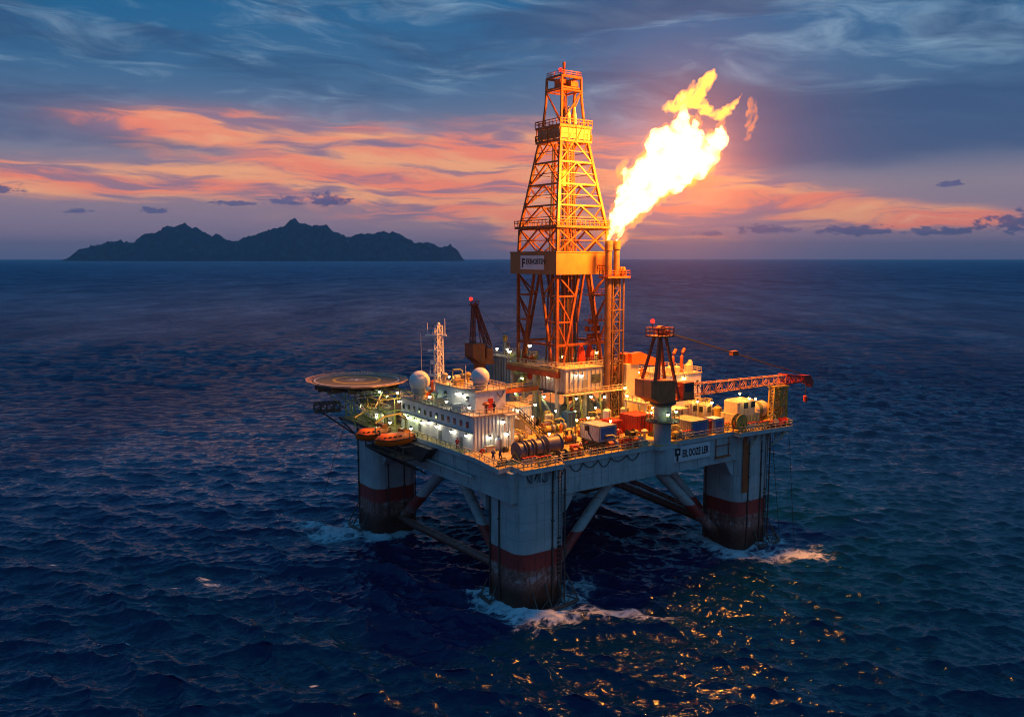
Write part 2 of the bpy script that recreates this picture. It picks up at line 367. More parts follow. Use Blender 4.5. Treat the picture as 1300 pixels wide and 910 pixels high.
# ================================================================== mesh accumulator (platform coordinates u, v, z)
class MB:
    def __init__(s): s.v = []; s.f = []
    def _add(s, vs, fs):
        o = len(s.v); s.v.extend([tuple(p) for p in vs]); s.f.extend([[i + o for i in f] for f in fs]); return s
    def box(s, lo, hi):
        x0, y0, z0 = lo; x1, y1, z1 = hi
        vs = [(x0, y0, z0), (x1, y0, z0), (x1, y1, z0), (x0, y1, z0), (x0, y0, z1), (x1, y0, z1), (x1, y1, z1), (x0, y1, z1)]
        return s._add(vs, [[0, 3, 2, 1], [4, 5, 6, 7], [0, 1, 5, 4], [1, 2, 6, 5], [2, 3, 7, 6], [3, 0, 4, 7]])
    def obox(s, c, size, rz=0.0, rx=0.0):
        M = Matrix.Rotation(rz, 3, 'Z') @ Matrix.Rotation(rx, 3, 'X'); h = [q / 2 for q in size]; c = Vector(c)
        vs = [c + M @ Vector((a * h[0], b * h[1], d * h[2])) for d in (-1, 1) for a, b in ((-1, -1), (1, -1), (1, 1), (-1, 1))]
        return s._add(vs, [[0, 3, 2, 1], [4, 5, 6, 7], [0, 1, 5, 4], [1, 2, 6, 5], [2, 3, 7, 6], [3, 0, 4, 7]])
    def bevbox(s, lo, hi, b=0.15):
        x0, y0, z0 = lo; x1, y1, z1 = hi
        pr = [(x0 + b, y0), (x1 - b, y0), (x1, y0 + b), (x1, y1 - b), (x1 - b, y1), (x0 + b, y1), (x0, y1 - b), (x0, y0 + b)]
        inn = [(x0 + 2 * b, y0 + b), (x1 - 2 * b, y0 + b), (x1 - b, y0 + 2 * b), (x1 - b, y1 - 2 * b), (x1 - 2 * b, y1 - b), (x0 + 2 * b, y1 - b), (x0 + b, y1 - 2 * b), (x0 + b, y0 + 2 * b)]
        vs = [(p[0], p[1], z0) for p in pr] + [(p[0], p[1], z1 - b) for p in pr] + [(p[0], p[1], z1) for p in inn]
        fs = [list(range(7, -1, -1)), list(range(16, 24))]
        for k in range(8):
            n = (k + 1) % 8; fs += [[k, n, n + 8, k + 8], [k + 8, n + 8, n + 16, k + 16]]
        return s._add(vs, fs)
    def _frame(s, d):
        d = Vector(d).normalized(); up = Vector((0, 0, 1)) if abs(d.z) < 0.95 else Vector((1, 0, 0))
        a = d.cross(up).normalized(); b = a.cross(d).normalized(); return d, a, b
    def bar(s, p0, p1, w=0.2, h=None):
        h = w if h is None else h; p0 = Vector(p0); p1 = Vector(p1); d, a, b = s._frame(p1 - p0)
        vs = [p + a * (i * w / 2) + b * (j * h / 2) for p in (p0, p1) for i, j in ((-1, -1), (1, -1), (1, 1), (-1, 1))]
        return s._add(vs, [[0, 3, 2, 1], [4, 5, 6, 7], [0, 1, 5, 4], [1, 2, 6, 5], [2, 3, 7, 6], [3, 0, 4, 7]])
    def tube(s, p0, p1, r0, r1=None, n=10, caps=True):
        r1 = r0 if r1 is None else r1; p0 = Vector(p0); p1 = Vector(p1); d, a, b = s._frame(p1 - p0)
        vs = []
        for p, r in ((p0, r0), (p1, r1)):
            vs += [p + a * (r * cos(2 * pi * k / n)) + b * (r * sin(2 * pi * k / n)) for k in range(n)]
        fs = [[k, (k + 1) % n, n + (k + 1) % n, n + k] for k in range(n)]
        if caps: fs += [list(range(n - 1, -1, -1)), list(range(n, 2 * n))]
        return s._add(vs, fs)
    def path(s, pts, r, n=8):
        pts = [Vector(p) for p in pts]; vs = []
        for i, p in enumerate(pts):
            d = (pts[min(i + 1, len(pts) - 1)] - pts[max(i - 1, 0)]); d, a, b = s._frame(d)
            vs += [p + a * (r * cos(2 * pi * k / n)) + b * (r * sin(2 * pi * k / n)) for k in range(n)]
        fs = []
        for i in range(len(pts) - 1):
            fs += [[i * n + k, i * n + (k + 1) % n, (i + 1) * n + (k + 1) % n, (i + 1) * n + k] for k in range(n)]
        fs += [list(range(n - 1, -1, -1)), [len(vs) - n + k for k in range(n)]]
        return s._add(vs, fs)
    def lathe(s, c, prof, n=20, axis='z', rz=0.0):
        c = Vector(c); vs = []
        M = Matrix.Rotation(rz, 3, 'Z')
        for (r, h) in prof:
            for k in range(n):
                q = (r * cos(2 * pi * k / n), r * sin(2 * pi * k / n))
                p = Vector((q[0], q[1], h)) if axis == 'z' else (Vector((h, q[0], q[1])) if axis == 'u' else Vector((q[0], h, q[1])))
                vs.append(c + M @ p)
        fs = [[i * n + k, i * n + (k + 1) % n, (i + 1) * n + (k + 1) % n, (i + 1) * n + k] for i in range(len(prof) - 1) for k in range(n)]
        fs += [list(range(n - 1, -1, -1)), [(len(prof) - 1) * n + k for k in range(n)]]
        return s._add(vs, fs)
    def ball(s, c, r, n=20, m=12, sz=1.0):
        prof = [(max(r * sin(pi * i / m), 0.002), -r * sz * cos(pi * i / m)) for i in range(m + 1)]
        return s.lathe(c, prof, n)
    def prism(s, poly, z0, z1):
        n = len(poly)
        vs = [(p[0], p[1], z0) for p in poly] + [(p[0], p[1], z1) for p in poly]
        return s._add(vs, [list(range(n - 1, -1, -1)), list(range(n, 2 * n))] + [[k, (k + 1) % n, n + (k + 1) % n, n + k] for k in range(n)])
    def prism_v(s, poly, v0, v1):      # outline in (u, z), thickness along v
        n = len(poly)
        vs = [(p[0], v0, p[1]) for p in poly] + [(p[0], v1, p[1]) for p in poly]
        return s._add(vs, [list(range(n)), list(range(2 * n - 1, n - 1, -1))] + [[(k + 1) % n, k, n + k, n + (k + 1) % n] for k in range(n)])
    def prism_u(s, poly, u0, u1):      # outline in (v, z), thickness along u
        n = len(poly)
        vs = [(u0, p[0], p[1]) for p in poly] + [(u1, p[0], p[1]) for p in poly]
        return s._add(vs, [list(range(n - 1, -1, -1)), list(range(n, 2 * n))] + [[k, (k + 1) % n, n + (k + 1) % n, n + k] for k in range(n)])
    def rail(s, pts, z, h=1.1, r=0.045, step=2.0, closed=False, mid=True):
        pts = [Vector((p[0], p[1], z)) for p in pts]
        if closed: pts = pts + [pts[0]]
        for a, b in zip(pts, pts[1:]):
            L = (b - a).length; n = max(1, int(L / step))
            for k in range(n + 1):
                q = a + (b - a) * (k / n); s.bar(q, q + Vector((0, 0, h)), 2 * r)
            s.bar(a + Vector((0, 0, h)), b + Vector((0, 0, h)), 2.2 * r)
            if mid: s.bar(a + Vector((0, 0, h * .55)), b + Vector((0, 0, h * .55)), 1.7 * r)
        return s
    def truss(s, p0, p1, w, h, n, r=0.12, w1=None, h1=None):
        p0 = Vector(p0); p1 = Vector(p1); d, a, b = s._frame(p1 - p0); w1 = w if w1 is None else w1; h1 = h if h1 is None else h1
        def cor(t, i, j): return p0 + (p1 - p0) * t + a * (i * (w + (w1 - w) * t) / 2) + b * (j * (h + (h1 - h) * t) / 2)
        C4 = ((-1, -1), (1, -1), (1, 1), (-1, 1))
        for i, j in C4: s.bar(cor(0, i, j), cor(1, i, j), 2 * r)
        for k in range(n + 1):
            for q in range(4):
                c0, c1 = C4[q], C4[(q + 1) % 4]
                s.bar(cor(k / n, *c0), cor(k / n, *c1), 1.1 * r)
                if k < n:
                    e = (c0, c1) if k % 2 == 0 else (c1, c0)
                    s.bar(cor(k / n, *e[0]), cor((k + 1) / n, *e[1]), 1.1 * r)
        return s
    def mesh(s, name, base=(0, 0, 0)):
        me = bpy.data.meshes.new(name); b = Vector(base)
        me.from_pydata([(p[0] - b[0], p[1] - b[1], p[2] - b[2]) for p in s.v], [], s.f)
        bm = bmesh.new(); bm.from_mesh(me); bmesh.ops.recalc_face_normals(bm, faces=bm.faces); bm.to_mesh(me); bm.free()
        return me

BASE = {}
def tag(o, label=None, cat=None, group=None, kind=None):
    if label: o['label'] = label
    if cat: o['category'] = cat
    if group: o['group'] = group
    if kind: o['kind'] = kind
    return o
def thing(name, label, cat, base, group=None):
    o = bpy.data.objects.new(name, None); COL.objects.link(o)
    o.empty_display_size = 0.3
    o.location = W(*base); o.rotation_euler = (0, 0, YAW); BASE[o.name] = base
    return tag(o, label, cat, group)
def part(mb, name, mat, parent, smooth=False, label=None):
    base = BASE[parent.name]
    me = mb.mesh(name, base) if isinstance(mb, MB) else mb
    o = bpy.data.objects.new(name, me); COL.objects.link(o); o.parent = parent
    BASE[o.name] = base
    if mat is not None: me.materials.append(mat)
    if smooth: shade(me)
    if label: o['label'] = label
    return o
def solo(mb, name, mat, label, cat, base, group=None, smooth=False):
    me = mb.mesh(name, base); me.materials.append(mat)
    if smooth: shade(me)
    o = bpy.data.objects.new(name, me); COL.objects.link(o); o.location = W(*base); o.rotation_euler = (0, 0, YAW); BASE[o.name] = base
    return tag(o, label, cat, group)
def shade(me, ang=35):
    me.polygons.foreach_set('use_smooth', np.ones(len(me.polygons), dtype=bool))
    me.set_sharp_from_angle(angle=radians(ang))
def dup(root, base, label=None, group=None, dz=None):
    r = root.copy(); COL.objects.link(r); r.location = W(*base); BASE[r.name] = base
    if dz is not None: r.rotation_euler = (0, 0, YAW + dz)
    if label: r['label'] = label
    if group: r['group'] = group
    for ch in list(root.children):
        c = ch.copy(); COL.objects.link(c); c.parent = r
        for g in ch.children:
            d_ = g.copy(); COL.objects.link(d_); d_.parent = c
    return r

# ================================================================== materials
MATS = {}
def paint(key, col, rough=0.5, metal=0.0, var=0.22, rust=0.25, scale=0.5, corr=None, spec=0.4, grime=(0.05, 0.035, 0.025)):
    if key in MATS: return MATS[key]
    m = bpy.data.materials.new(key); m.use_nodes = True; nt = m.node_tree; t = NT(nt); b = nt.nodes['Principled BSDF']
    P = t.texco('Object'); x, y, z = t.sep(P)
    n = t.noise(P, scale, 5.0, 0.6)
    st = t.noise(t.vec(x * 1.3, y * 1.3, z * 0.16), scale * 1.6, 5.0, 0.65)
    c0 = tuple(q * (1 - var) for q in col[:3]) + (1,); c1 = tuple(min(1, q * (1 + var * .6)) for q in col[:3]) + (1,)
    c = t.mix(t.ss(n, 0.3, 0.7), c0, c1)
    if rust > 0:
        c = t.mix(t.ss(st, 0.56, 0.74) * rust * 1.6, c, grime + (1,))
        fine = t.noise(P, scale * 7, 4.0, 0.7)
        c = t.mix(t.ss(fine, 0.60, 0.72) * rust, c, (0.09, 0.04, 0.02, 1))
    t.put(b.inputs['Base Color'], c)
    t.put(b.inputs['Roughness'], t.lin(n, 0.2, 0.8, max(0.05, rough - .12), min(1, rough + .15)))
    b.inputs['Metallic'].default_value = metal; b.inputs['Specular IOR Level'].default_value = spec
    if corr:
        h = t.m('SINE', (x + y) * (2 * pi / corr))
        t.put(b.inputs['Normal'], t.bump(h, 1.0, corr * 0.18))
    MATS[key] = m
    return m
def emis(key, col, s):
    if key in MATS: return MATS[key]
    m = bpy.data.materials.new(key); m.use_nodes = True; nt = m.node_tree; nt.nodes.clear()
    e = nt.nodes.new('ShaderNodeEmission'); e.inputs[0].default_value = tuple(col[:3]) + (1,); e.inputs[1].default_value = s
    o = nt.nodes.new('ShaderNodeOutputMaterial'); nt.links.new(e.outputs[0], o.inputs[0]); MATS[key] = m
    return m

def hull_mat():
    m = bpy.data.materials.new('hull_paint'); m.use_nodes = True; nt = m.node_tree; t = NT(nt); b = nt.nodes['Principled BSDF']
    P = t.texco('Object'); x, y, z = t.sep(P)
    n = t.noise(P, 0.25, 6.0, 0.6)
    fine = t.noise(P, 1.6, 6.0, 0.68)
    streak = t.noise(t.vec(x * 1.1, y * 1.1, z * 0.10), 1.0, 6.0, 0.62)
    streak2 = t.noise(t.vec(x * 2.6, y * 2.6, z * 0.16), 1.0, 5.0, 0.65)
    zz = z + (streak - 0.5) * 1.4 + (fine - .5) * 0.7
    grey = t.mix(t.ss(n, 0.32, 0.68), (0.35, 0.41, 0.42, 1), (0.45, 0.51, 0.52, 1))
    grey = t.mix(t.ss(streak, 0.54, 0.70) * 0.55, grey, (0.17, 0.17, 0.165, 1))
    grey = t.mix(t.ss(streak2, 0.62, 0.74) * t.ss(z, 13.0, 21.0) * 0.5, grey, (0.11, 0.06, 0.04, 1))
    sz = t.m('ABSOLUTE', t.m('FRACT', z / 3.1) - 0.5); sx = t.m('ABSOLUTE', t.m('FRACT', (x + y) / 4.3) - 0.5)
    seam = t.ss(sz, 0.478, 0.49).max(t.ss(sx, 0.482, 0.492))
    grey = t.mix(seam * 0.45, grey, (0.13, 0.14, 0.15, 1))
    patch = t.noise(t.vec(x * .12, y * .12, z * .2), 1.0, 2.0); grey = t.mix(t.ss(patch, 0.56, 0.58) * 0.25, grey, (0.25, 0.33, 0.37, 1))
    red = t.mix(t.ss(fine, 0.4, 0.7), (0.36, 0.040, 0.034, 1), (0.22, 0.028, 0.024, 1))
    red = t.mix(t.ss(streak2, 0.52, 0.66) * 0.6, red, (0.06, 0.025, 0.02, 1))
    worn = t.mix(t.ss(fine, 0.35, 0.62), (0.34, 0.19, 0.17, 1), (0.17, 0.065, 0.05, 1))
    pale = t.noise(t.vec(x * .35, y * .35, z * .5), 1.0, 5.0, .65); worn = t.mix(t.ss(pale, 0.54, 0.62) * 0.7 * t.ss(z, 3.5, 5.0), worn, (0.44, 0.38, 0.38, 1))
    worn = t.mix(t.ss(streak, 0.5, 0.62) * 0.75, worn, (0.075, 0.032, 0.022, 1))
    wet = t.mix(t.ss(fine, 0.4, 0.7), (0.045, 0.022, 0.016, 1), (0.10, 0.036, 0.022, 1))
    c = t.mix(t.ss(z + (fine - .5) * 0.10, 9.92, 10.04), red, grey)
    c = t.mix(t.ss(zz, 7.3, 6.6), c, worn)
    c = t.mix(t.ss(zz, 4.8, 2.6), c, wet)
    t.put(b.inputs['Base Color'], c)
    t.put(b.inputs['Roughness'], t.lin(z, 0.0, 3.5, 0.22, 0.55))
    t.put(b.inputs['Normal'], t.bump(fine, 0.25, 0.08, t.bump(n, 0.5, 0.5)))
    return m
M_HULL = hull_mat()
M_DECK = paint('deck_plate', (0.46, 0.33, 0.10), 0.55, var=.35, rust=.5, scale=.35)
M_STEELD = paint('dark_steel', (0.075, 0.07, 0.065), 0.5, .3, rust=.4)
M_STEEL = paint('grey_steel', (0.24, 0.25, 0.25), 0.5, .2, rust=.4)
M_GALV = paint('galvanised', (0.42, 0.42, 0.40), 0.45, .3, rust=.3)
M_WHITE = paint('white_paint', (0.66, 0.67, 0.68), 0.5, var=.12, rust=.14)
M_CORR = paint('white_corrugated', (0.66, 0.65, 0.63), 0.5, var=.12, rust=.2, corr=0.8)
M_GREY = paint('grey_clad', (0.40, 0.41, 0.39), 0.55, var=.15, rust=.25, corr=1.2)
M_YEL = paint('yellow_paint', (0.50, 0.34, 0.06), 0.5, var=.25, rust=.35)
M_CREAM = paint('cream_paint', (0.58, 0.48, 0.30), 0.5, var=.2, rust=.35)
M_DERR = paint('derrick_paint', (0.24, 0.063, 0.013), 0.5, var=.3, rust=.4)
M_PANEL = paint('derrick_panel', (0.30, 0.135, 0.042), 0.5, var=.12, rust=.15)
M_ORANGE = paint('orange_grp', (0.80, 0.15, 0.012), 0.38, var=.12, rust=.10)
M_RUSTO = paint('rusty_orange', (0.36, 0.085, 0.022), 0.55, var=.3, rust=.5)
M_RED = paint('red_paint', (0.50, 0.030, 0.018), 0.45, var=.2, rust=.25)
M_BLUE = paint('blue_paint', (0.03, 0.13, 0.33), 0.45, var=.2, rust=.25)
M_GREEN = paint('olive_canvas', (0.16, 0.19, 0.08), 0.8, var=.3, rust=.1)
M_REEL = paint('reel_dark', (0.15, 0.14, 0.17), 0.5, .2, var=.25, rust=.3)
M_HELI = paint('helideck_green', (0.16, 0.145, 0.09), 0.75, var=.2, rust=.15)
M_MARK = paint('marking_white', (0.72, 0.70, 0.66), 0.6, var=.12, rust=.1)
M_MARKY = paint('marking_yellow', (0.62, 0.42, 0.03), 0.6, var=.15, rust=.1)
M_BLACK = paint('black_rubber', (0.025, 0.025, 0.028), 0.7, var=.2, rust=.1)
M_GLASS = paint('dark_glass', (0.02, 0.03, 0.04), 0.12, var=.1, rust=0, spec=.8)
M_RADOME = paint('radome_white', (0.74, 0.72, 0.70), 0.42, var=.05, rust=.03)
M_TARP = paint('red_tarp', (0.62, 0.055, 0.02), 0.7, var=.2, rust=.05)
M_PIPEY = paint('pipe_yellowgreen', (0.46, 0.46, 0.12), 0.5, var=.25, rust=.3)
M_SIGN = paint('sign_white', (0.62, 0.66, 0.70), 0.5, var=.06, rust=.05)
M_REDC = paint('red_corrugated', (0.50, 0.030, 0.018), 0.45, var=.2, rust=.4, corr=.55)
M_WHITEC = paint('white_box_corrugated', (0.62, 0.60, 0.58), 0.5, var=.15, rust=.35, corr=.55)
M_CREAMC = paint('cream_corrugated', (0.52, 0.42, 0.25), 0.5, var=.2, rust=.45, corr=.55)
M_LET = paint('sign_lettering', (0.012, 0.014, 0.020), 0.6, var=.1, rust=0)
M_ROPE = paint('wire_rope', (0.05, 0.045, 0.04), 0.6, rust=.1)
M_BULB = emis('lamp_white', (1.0, 0.90, 0.62), 27.0)
M_BULBG = emis('lamp_greenish', (0.85, 1.0, 0.45), 27.0)
M_BULBA = emis('lamp_amber', (1.0, 0.58, 0.13), 85.0)
M_BEACON = emis('beacon_red', (1.0, 0.02, 0.012), 3.0)

def text_mesh(name, s, size, depth=0.03, bold=0.0, sx=1.0):
    c = bpy.data.curves.new(name, 'FONT'); c.body = s; c.size = size; c.extrude = depth; c.offset = bold; c.align_x = 'LEFT'
    c.resolution_u = 3
    o = bpy.data.objects.new(name, c); COL.objects.link(o)
    dg = bpy.context.evaluated_depsgraph_get(); me = bpy.data.meshes.new_from_object(o.evaluated_get(dg))
    bpy.data.objects.remove(o); bpy.data.curves.remove(c)
    for v in me.vertices: v.co.x *= sx
    me.name = name
    return me
def place_text(me, origin, ex, ez, base):
    # lettering laid in the plane spanned by ex (reading direction) and ez, in platform coordinates
    ex = Vector(ex); ez = Vector(ez); ny = ex.cross(ez); o = Vector(origin) - Vector(base)
    for v in me.vertices: v.co = o + ex * v.co.x + ez * v.co.y + ny * v.co.z
    return me

# ================================================================== hull
def rrect(u0, v0, u1, v1, r, n=6):
    pts = []
    for (cx, cy_, a0) in ((u1 - r, v0 + r, -90), (u1 - r, v1 - r, 0), (u0 + r, v1 - r, 90), (u0 + r, v0 + r, 180)):
        for k in range(n + 1):
            a = radians(a0 + 90 * k / n); pts.append((cx + r * cos(a), cy_ + r * sin(a)))
    return pts
hull = thing('drilling_platform', 'grey semi-submersible drilling platform standing on four stained red and grey columns in the sea', 'platform', (0, 0, 0))
COLS = [(4.0, -0.6, 14.5, 10.5), (2.5, 51.0, 13.0, 61.6), (59.0, -0.6, 69.5, 10.2), (59.0, 51.0, 69.5, 61.6)]
for ci, (u0, v0, u1, v1) in enumerate(COLS):
    c = MB(); pl = rrect(u0, v0, u1, v1, 2.6)
    n = len(pl)
    zs = np.linspace(-6, 24.3, 13)
    vs = [(p[0], p[1], z) for z in zs for p in pl]
    fs = [[i * n + k, i * n + (k + 1) % n, (i + 1) * n + (k + 1) % n, (i + 1) * n + k] for i in range(12) for k in range(n)] + [list(range(n - 1, -1, -1)), [12 * n + k for k in range(n)]]
    c._add(vs, fs)
    col = part(c, 'column', M_HULL, hull, smooth=True)
    # vertical fender strips / riser pipes with brackets
    for (pu, pv) in ((u0 + 6.9, v0 - .14), (u1 - .9, v0 - .1), (u0 - .14, v1 - 2.2), (u0 + 3.0, v0 - .12) if ci != 0 else (u0 - .14, v0 + 6.0)):
        f = MB(); f.tube((pu, pv, 0.5), (pu, pv, 24.0), 0.15, n=8)
        for zz in (5, 10, 15, 20): f.box((pu - .22, pv - .22, zz), (pu + .22, pv + .22, zz + .3))
        part(f, 'riser_pipe', M_STEELD, col, smooth=True)
    if ci in (0, 2):
        # draught marks: short rungs of white figures
        for k in range(9):
            f = MB(); f.box((u0 + 8.0, v0 - .03, 5.2 + k * .8), (u0 + 8.0 + (.55 if k % 2 else .85), v0 - .005, 5.55 + k * .8)); part(f, 'draught_mark', M_LET, col)
        f = MB()
        for zz in np.arange(1.5, 24, .6): f.bar((u1 - 2.4, v0 - .2, zz), (u1 - 1.8, v0 - .2, zz), .07)
        f.bar((u1 - 2.4, v0 - .2, 1.2), (u1 - 2.4, v0 - .2, 24.2), .09); f.bar((u1 - 1.8, v0 - .2, 1.2), (u1 - 1.8, v0 - .2, 24.2), .09)
        part(f, 'ladder', M_STEELD, col)
# anchor racks at the feet
def rack(pts_out, hinge_hi, name='anchor_rack'):
    m = MB()
    for k in range(len(pts_out)):
        a = Vector(pts_out[k])
        m.tube(a, hinge_hi[k], 0.14, n=6)
        lo = Vector(hinge_hi[k]); lo.z = 0.7
        m.tube(a, lo, 0.13, n=6)
        if k + 1 < len(pts_out):
            b = Vector(pts_out[k + 1]); m.tube(a, b, 0.32, n=8)
            m.tube(a, (Vector(hinge_hi[k + 1])) * .4 + b * .6, .1, n=6)
    return part(m, name, M_STEELD, hull, smooth=True)
rack([(6.5, -2.6, .3), (9.3, -2.9, .35), (12.3, -2.9, .4), (15.4, -2.4, .5)], [(6.8, -.6, 3.0), (9.3, -.6, 4.2), (12.2, -.6, 4.2), (14.4, -.2, 4.8)])
rack([(64.0, -2.6, .3), (67.0, -2.9, .35), (70.6, -2.4, .5), (72.4, 0.0, .7)], [(64.5, -.6, 3.2), (67.3, -.6, 4.0), (69.2, -.2, 4.8), (69.5, 2.0, 5.2)])
rack([(.6, 61.5, .3), (0.2, 58.5, .4), (.4, 55, .4)], [(2.5, 60.5, 4.8), (2.5, 58.0, 4.5), (2.5, 55, 4.0)])
rack([(2.6, 9.5, .2), (2.3, 6, .2)], [(4.0, 9.3, 3.2), (4.0, 6.2, 3.0)])

# deck box and plate girders
c = MB(); c.box((3.0, .5, 19.0), (70.0, 61.6, 24.2)); dbox = part(c, 'deck_box', M_HULL, hull)
c = MB()
for k, u in enumerate(np.arange(18, 58, 5.0)): c.box((u - .08, .38, 19.1), (u + .08, .5, 24.1))
for v in np.arange(14, 50, 5.0): c.box((2.88, v - .08, 19.1), (3.0, v + .08, 24.1))
c.box((14.5, .3, 19.0), (59, .5, 19.35)); c.box((2.8, 10.5, 19.0), (3.0, 51, 19.35))
part(c, 'girder_stiffener', M_HULL, dbox)
# bracket arms at the column heads (haunches)
for (a, b, uu) in ((14.5, 17.2, 1), (59.0, 56.3, 1)):
    c = MB(); c.prism_v([(a, 19.0), (a, 15.6), (a + (b - a) * .25, 15.9), (b, 19.0)], .8, 3.2); part(c, 'haunch', M_HULL, hull)
for (a, b) in ((10.5, 13.5), (51.0, 48.2)):
    c = MB(); c.prism_u([(a, 19.0), (a, 15.4), (b, 19.0)], 4.4, 7.0); part(c, 'haunch', M_HULL, hull)
# pale fender rail along the left side
c = MB(); c.tube((1.9, 11.0, 21.6), (1.9, 33.0, 21.6), .22, n=8)
for v in (12, 17, 22, 27, 32): c.bar((1.9, v, 21.6), (3.0, v, 21.6), .2)
part(c, 'fender_rail', M_GALV, hull, smooth=True)
# braces
for nm, a, b, r in (('diagonal_brace', (14.0, 5.0, 2.6), (30.2, 5.0, 19.2), .95), ('diagonal_brace', (9.0, 10.3, 1.8), (9.0, 28.0, 19.2), 1.0),
                    ('diagonal_brace', (9.0, 51.2, 2.6), (9.0, 30.5, 19.2), 1.15), ('horizontal_brace', (8.2, 10.0, 3.9), (8.2, 51.5, 3.0), .85),
                    ('diagonal_brace', (59.4, 5.0, 2.0), (40.5, 5.0, 19.2), 1.05), ('diagonal_brace', (59.4, 9.0, 5.5), (46.5, 9.0, 19.2), .9),
                    ('horizontal_brace', (64.0, 51.5, 5.0), (64.0, 9.8, 2.2), 1.0), ('horizontal_brace', (63.0, 51.5, 8.0), (60.5, 10.0, 5.2), .55),
                    ('diagonal_brace', (59.4, 56.0, 3), (40, 56.0, 19.2), 1.0), ('diagonal_brace', (64, 51.5, 3), (64, 31, 19.2), 1.0)):
    c = MB(); c.tube(a, b, r, n=16); part(c, nm, M_HULL, hull, smooth=True)

# deck plate with the notched near corner
DECK = [(2.5, 37.0), (2.5, 11.2), (1.2, 1.6), (4.4, 2.3), (4.0, -1.7), (12.6, -1.7), (13.4, .1), (35.5, .1), (35.5, -1.3), (41.5, -1.3), (41.5, .1), (57.8, .1), (57.8, -1.8), (73.2, -2.9),
        (74.6, 10), (70.5, 11), (70.5, 62.2), (2.0, 62.2), (-1.0, 60), (-1.0, 37.0)]
c = MB(); c.prism(DECK, 24.2, 25.0); deck = part(c, 'deck_plate', M_HULL, hull)
c = MB(); c.prism([(p[0] * .996 + .14, p[1] * .996 + .12) for p in DECK], 25.004, 25.03); part(c, 'deck_coating', M_DECK, deck)
def edge_rail(pts, z=25.0, mat=None):
    c = MB(); c.rail(pts, z, 1.15, .05, 1.6); return part(c, 'handrail', mat or M_CREAM, hull)
edge_rail([(2.7, 11.2), (1.45, 1.85), (4.6, 2.5), (4.2, -1.5), (12.5, -1.5), (13.3, .3), (35.3, .3)])
edge_rail([(41.7, .3), (57.9, .3), (58.0, -1.6), (73.1, -2.7), (74.4, 9.8)])
edge_rail([(70.3, 11), (70.3, 62), (3, 62)])
edge_rail([(2.7, 11.2), (2.7, 36.8)])
# overhanging brackets under the deck edge
for u in np.arange(4.6, 12.5, 1.6):
    c = MB(); c.prism_v([(u, 24.2), (u + .12, 24.2), (u + .12, 22.4), (u, 22.4)], -1.5, -.55); part(c, 'deck_bracket', M_HULL, hull)
for u in np.arange(59, 72.4, 2.2):
    c = MB(); c._add([(u, -1.7, 24.2), (u, -.6, 24.2), (u, -.6, 21.8), (u + .15, -1.7, 24.2), (u + .15, -.6, 24.2), (u + .15, -.6, 21.8)], [[0, 1, 2], [3, 5, 4], [0, 3, 4, 1], [1, 4, 5, 2], [2, 5, 3, 0]])
    part(c, 'deck_bracket', M_HULL, hull)
for (a, b) in (((72.0, -2.6, 24.2), (69.6, -.3, 20.8)), ((74.3, 6, 24.2), (69.7, 5, 19.5)), ((63.2, -2.1, 24.2), (62.0, -.7, 21.0))):
    c = MB(); c.bar(a, b, .22); part(c, 'overhang_strut', M_CREAM, hull)
# hanging mooring wires at the right column
for (a, b) in (((73.6, -1.5, 24), (76.0, -2.0, 0)), ((74.2, 3.5, 24), (77.5, 3.0, 0)), ((0.5, 61.5, 24), (-6, 66, -1))):
    c = MB(); c.tube(a, b, .06, n=5); part(c, 'mooring_wire', M_ROPE, hull)
# hoses and cables slung along the beam under the deck edge
for (u0, u1, sag) in ((15.5, 18.5, 1.3), (18.5, 22, 1.0), (22, 25, 1.4), (25, 29, .8), (29, 32, 1.1)):
    c = MB(); c.path([(u0 + (u1 - u0) * k / 8, .32, 24.0 - sag * (1 - (k / 4 - 1) ** 2)) for k in range(9)], .08, 6); part(c, 'slung_hose', M_BLACK, hull, smooth=True)
for (u0, u1, sag) in ((5.2, 7.6, 1.6), (8, 10.4, 1.9), (11, 13.4, 1.6)):
    c = MB(); c.path([(u0 + (u1 - u0) * k / 8, -.75, 24.1 - sag * (1 - (k / 4 - 1) ** 2)) for k in range(9)], .09, 6); part(c, 'slung_hose', M_BLACK, hull, smooth=True)
# rusted access frames on the right end of the beam
c = MB()
for u in (53.0, 56.8): c.bar((u, .25, 24.0), (u, .25, 20.0), .14)
for zz in (20.2, 22.6): c.bar((52.7, .1, zz), (57.0, .1, zz), .18)
c.box((52.8, -.35, 20.3), (56.8, .3, 20.45))
part(c, 'access_frame', M_RUSTO, hull)
c = MB(); c.box((60.2, -.72, 12.0), (62.0, -.6, 24.1)); part(c, 'rust_strake', M_RUSTO, hull)

# name board on the right beam
sg = MB(); sg.box((40.6, .06, 20.9), (51.0, .24, 23.9)); board = part(sg, 'name_board', M_SIGN, hull)
tm = place_text(text_mesh('lettering', 'EIL DOZE LER', 2.0, .02, .05, .60), (43.2, .03, 21.75), (1, 0, 0), (0, 0, 1), (0, 0, 0))
part(tm, 'lettering', M_LET, board)
c = MB(); c.box((41.2, .0, 22.2), (42.6, .055, 23.65)); c.box((41.6, .0, 21.1), (42.1, .055, 22.2))
part(c, 'key_emblem', M_LET, board)
c = MB(); c.lathe((41.9, -.03, 22.95), [(.34, 0), (.34, .03)], 12, 'v'); part(c, 'emblem_eye', M_SIGN, board)
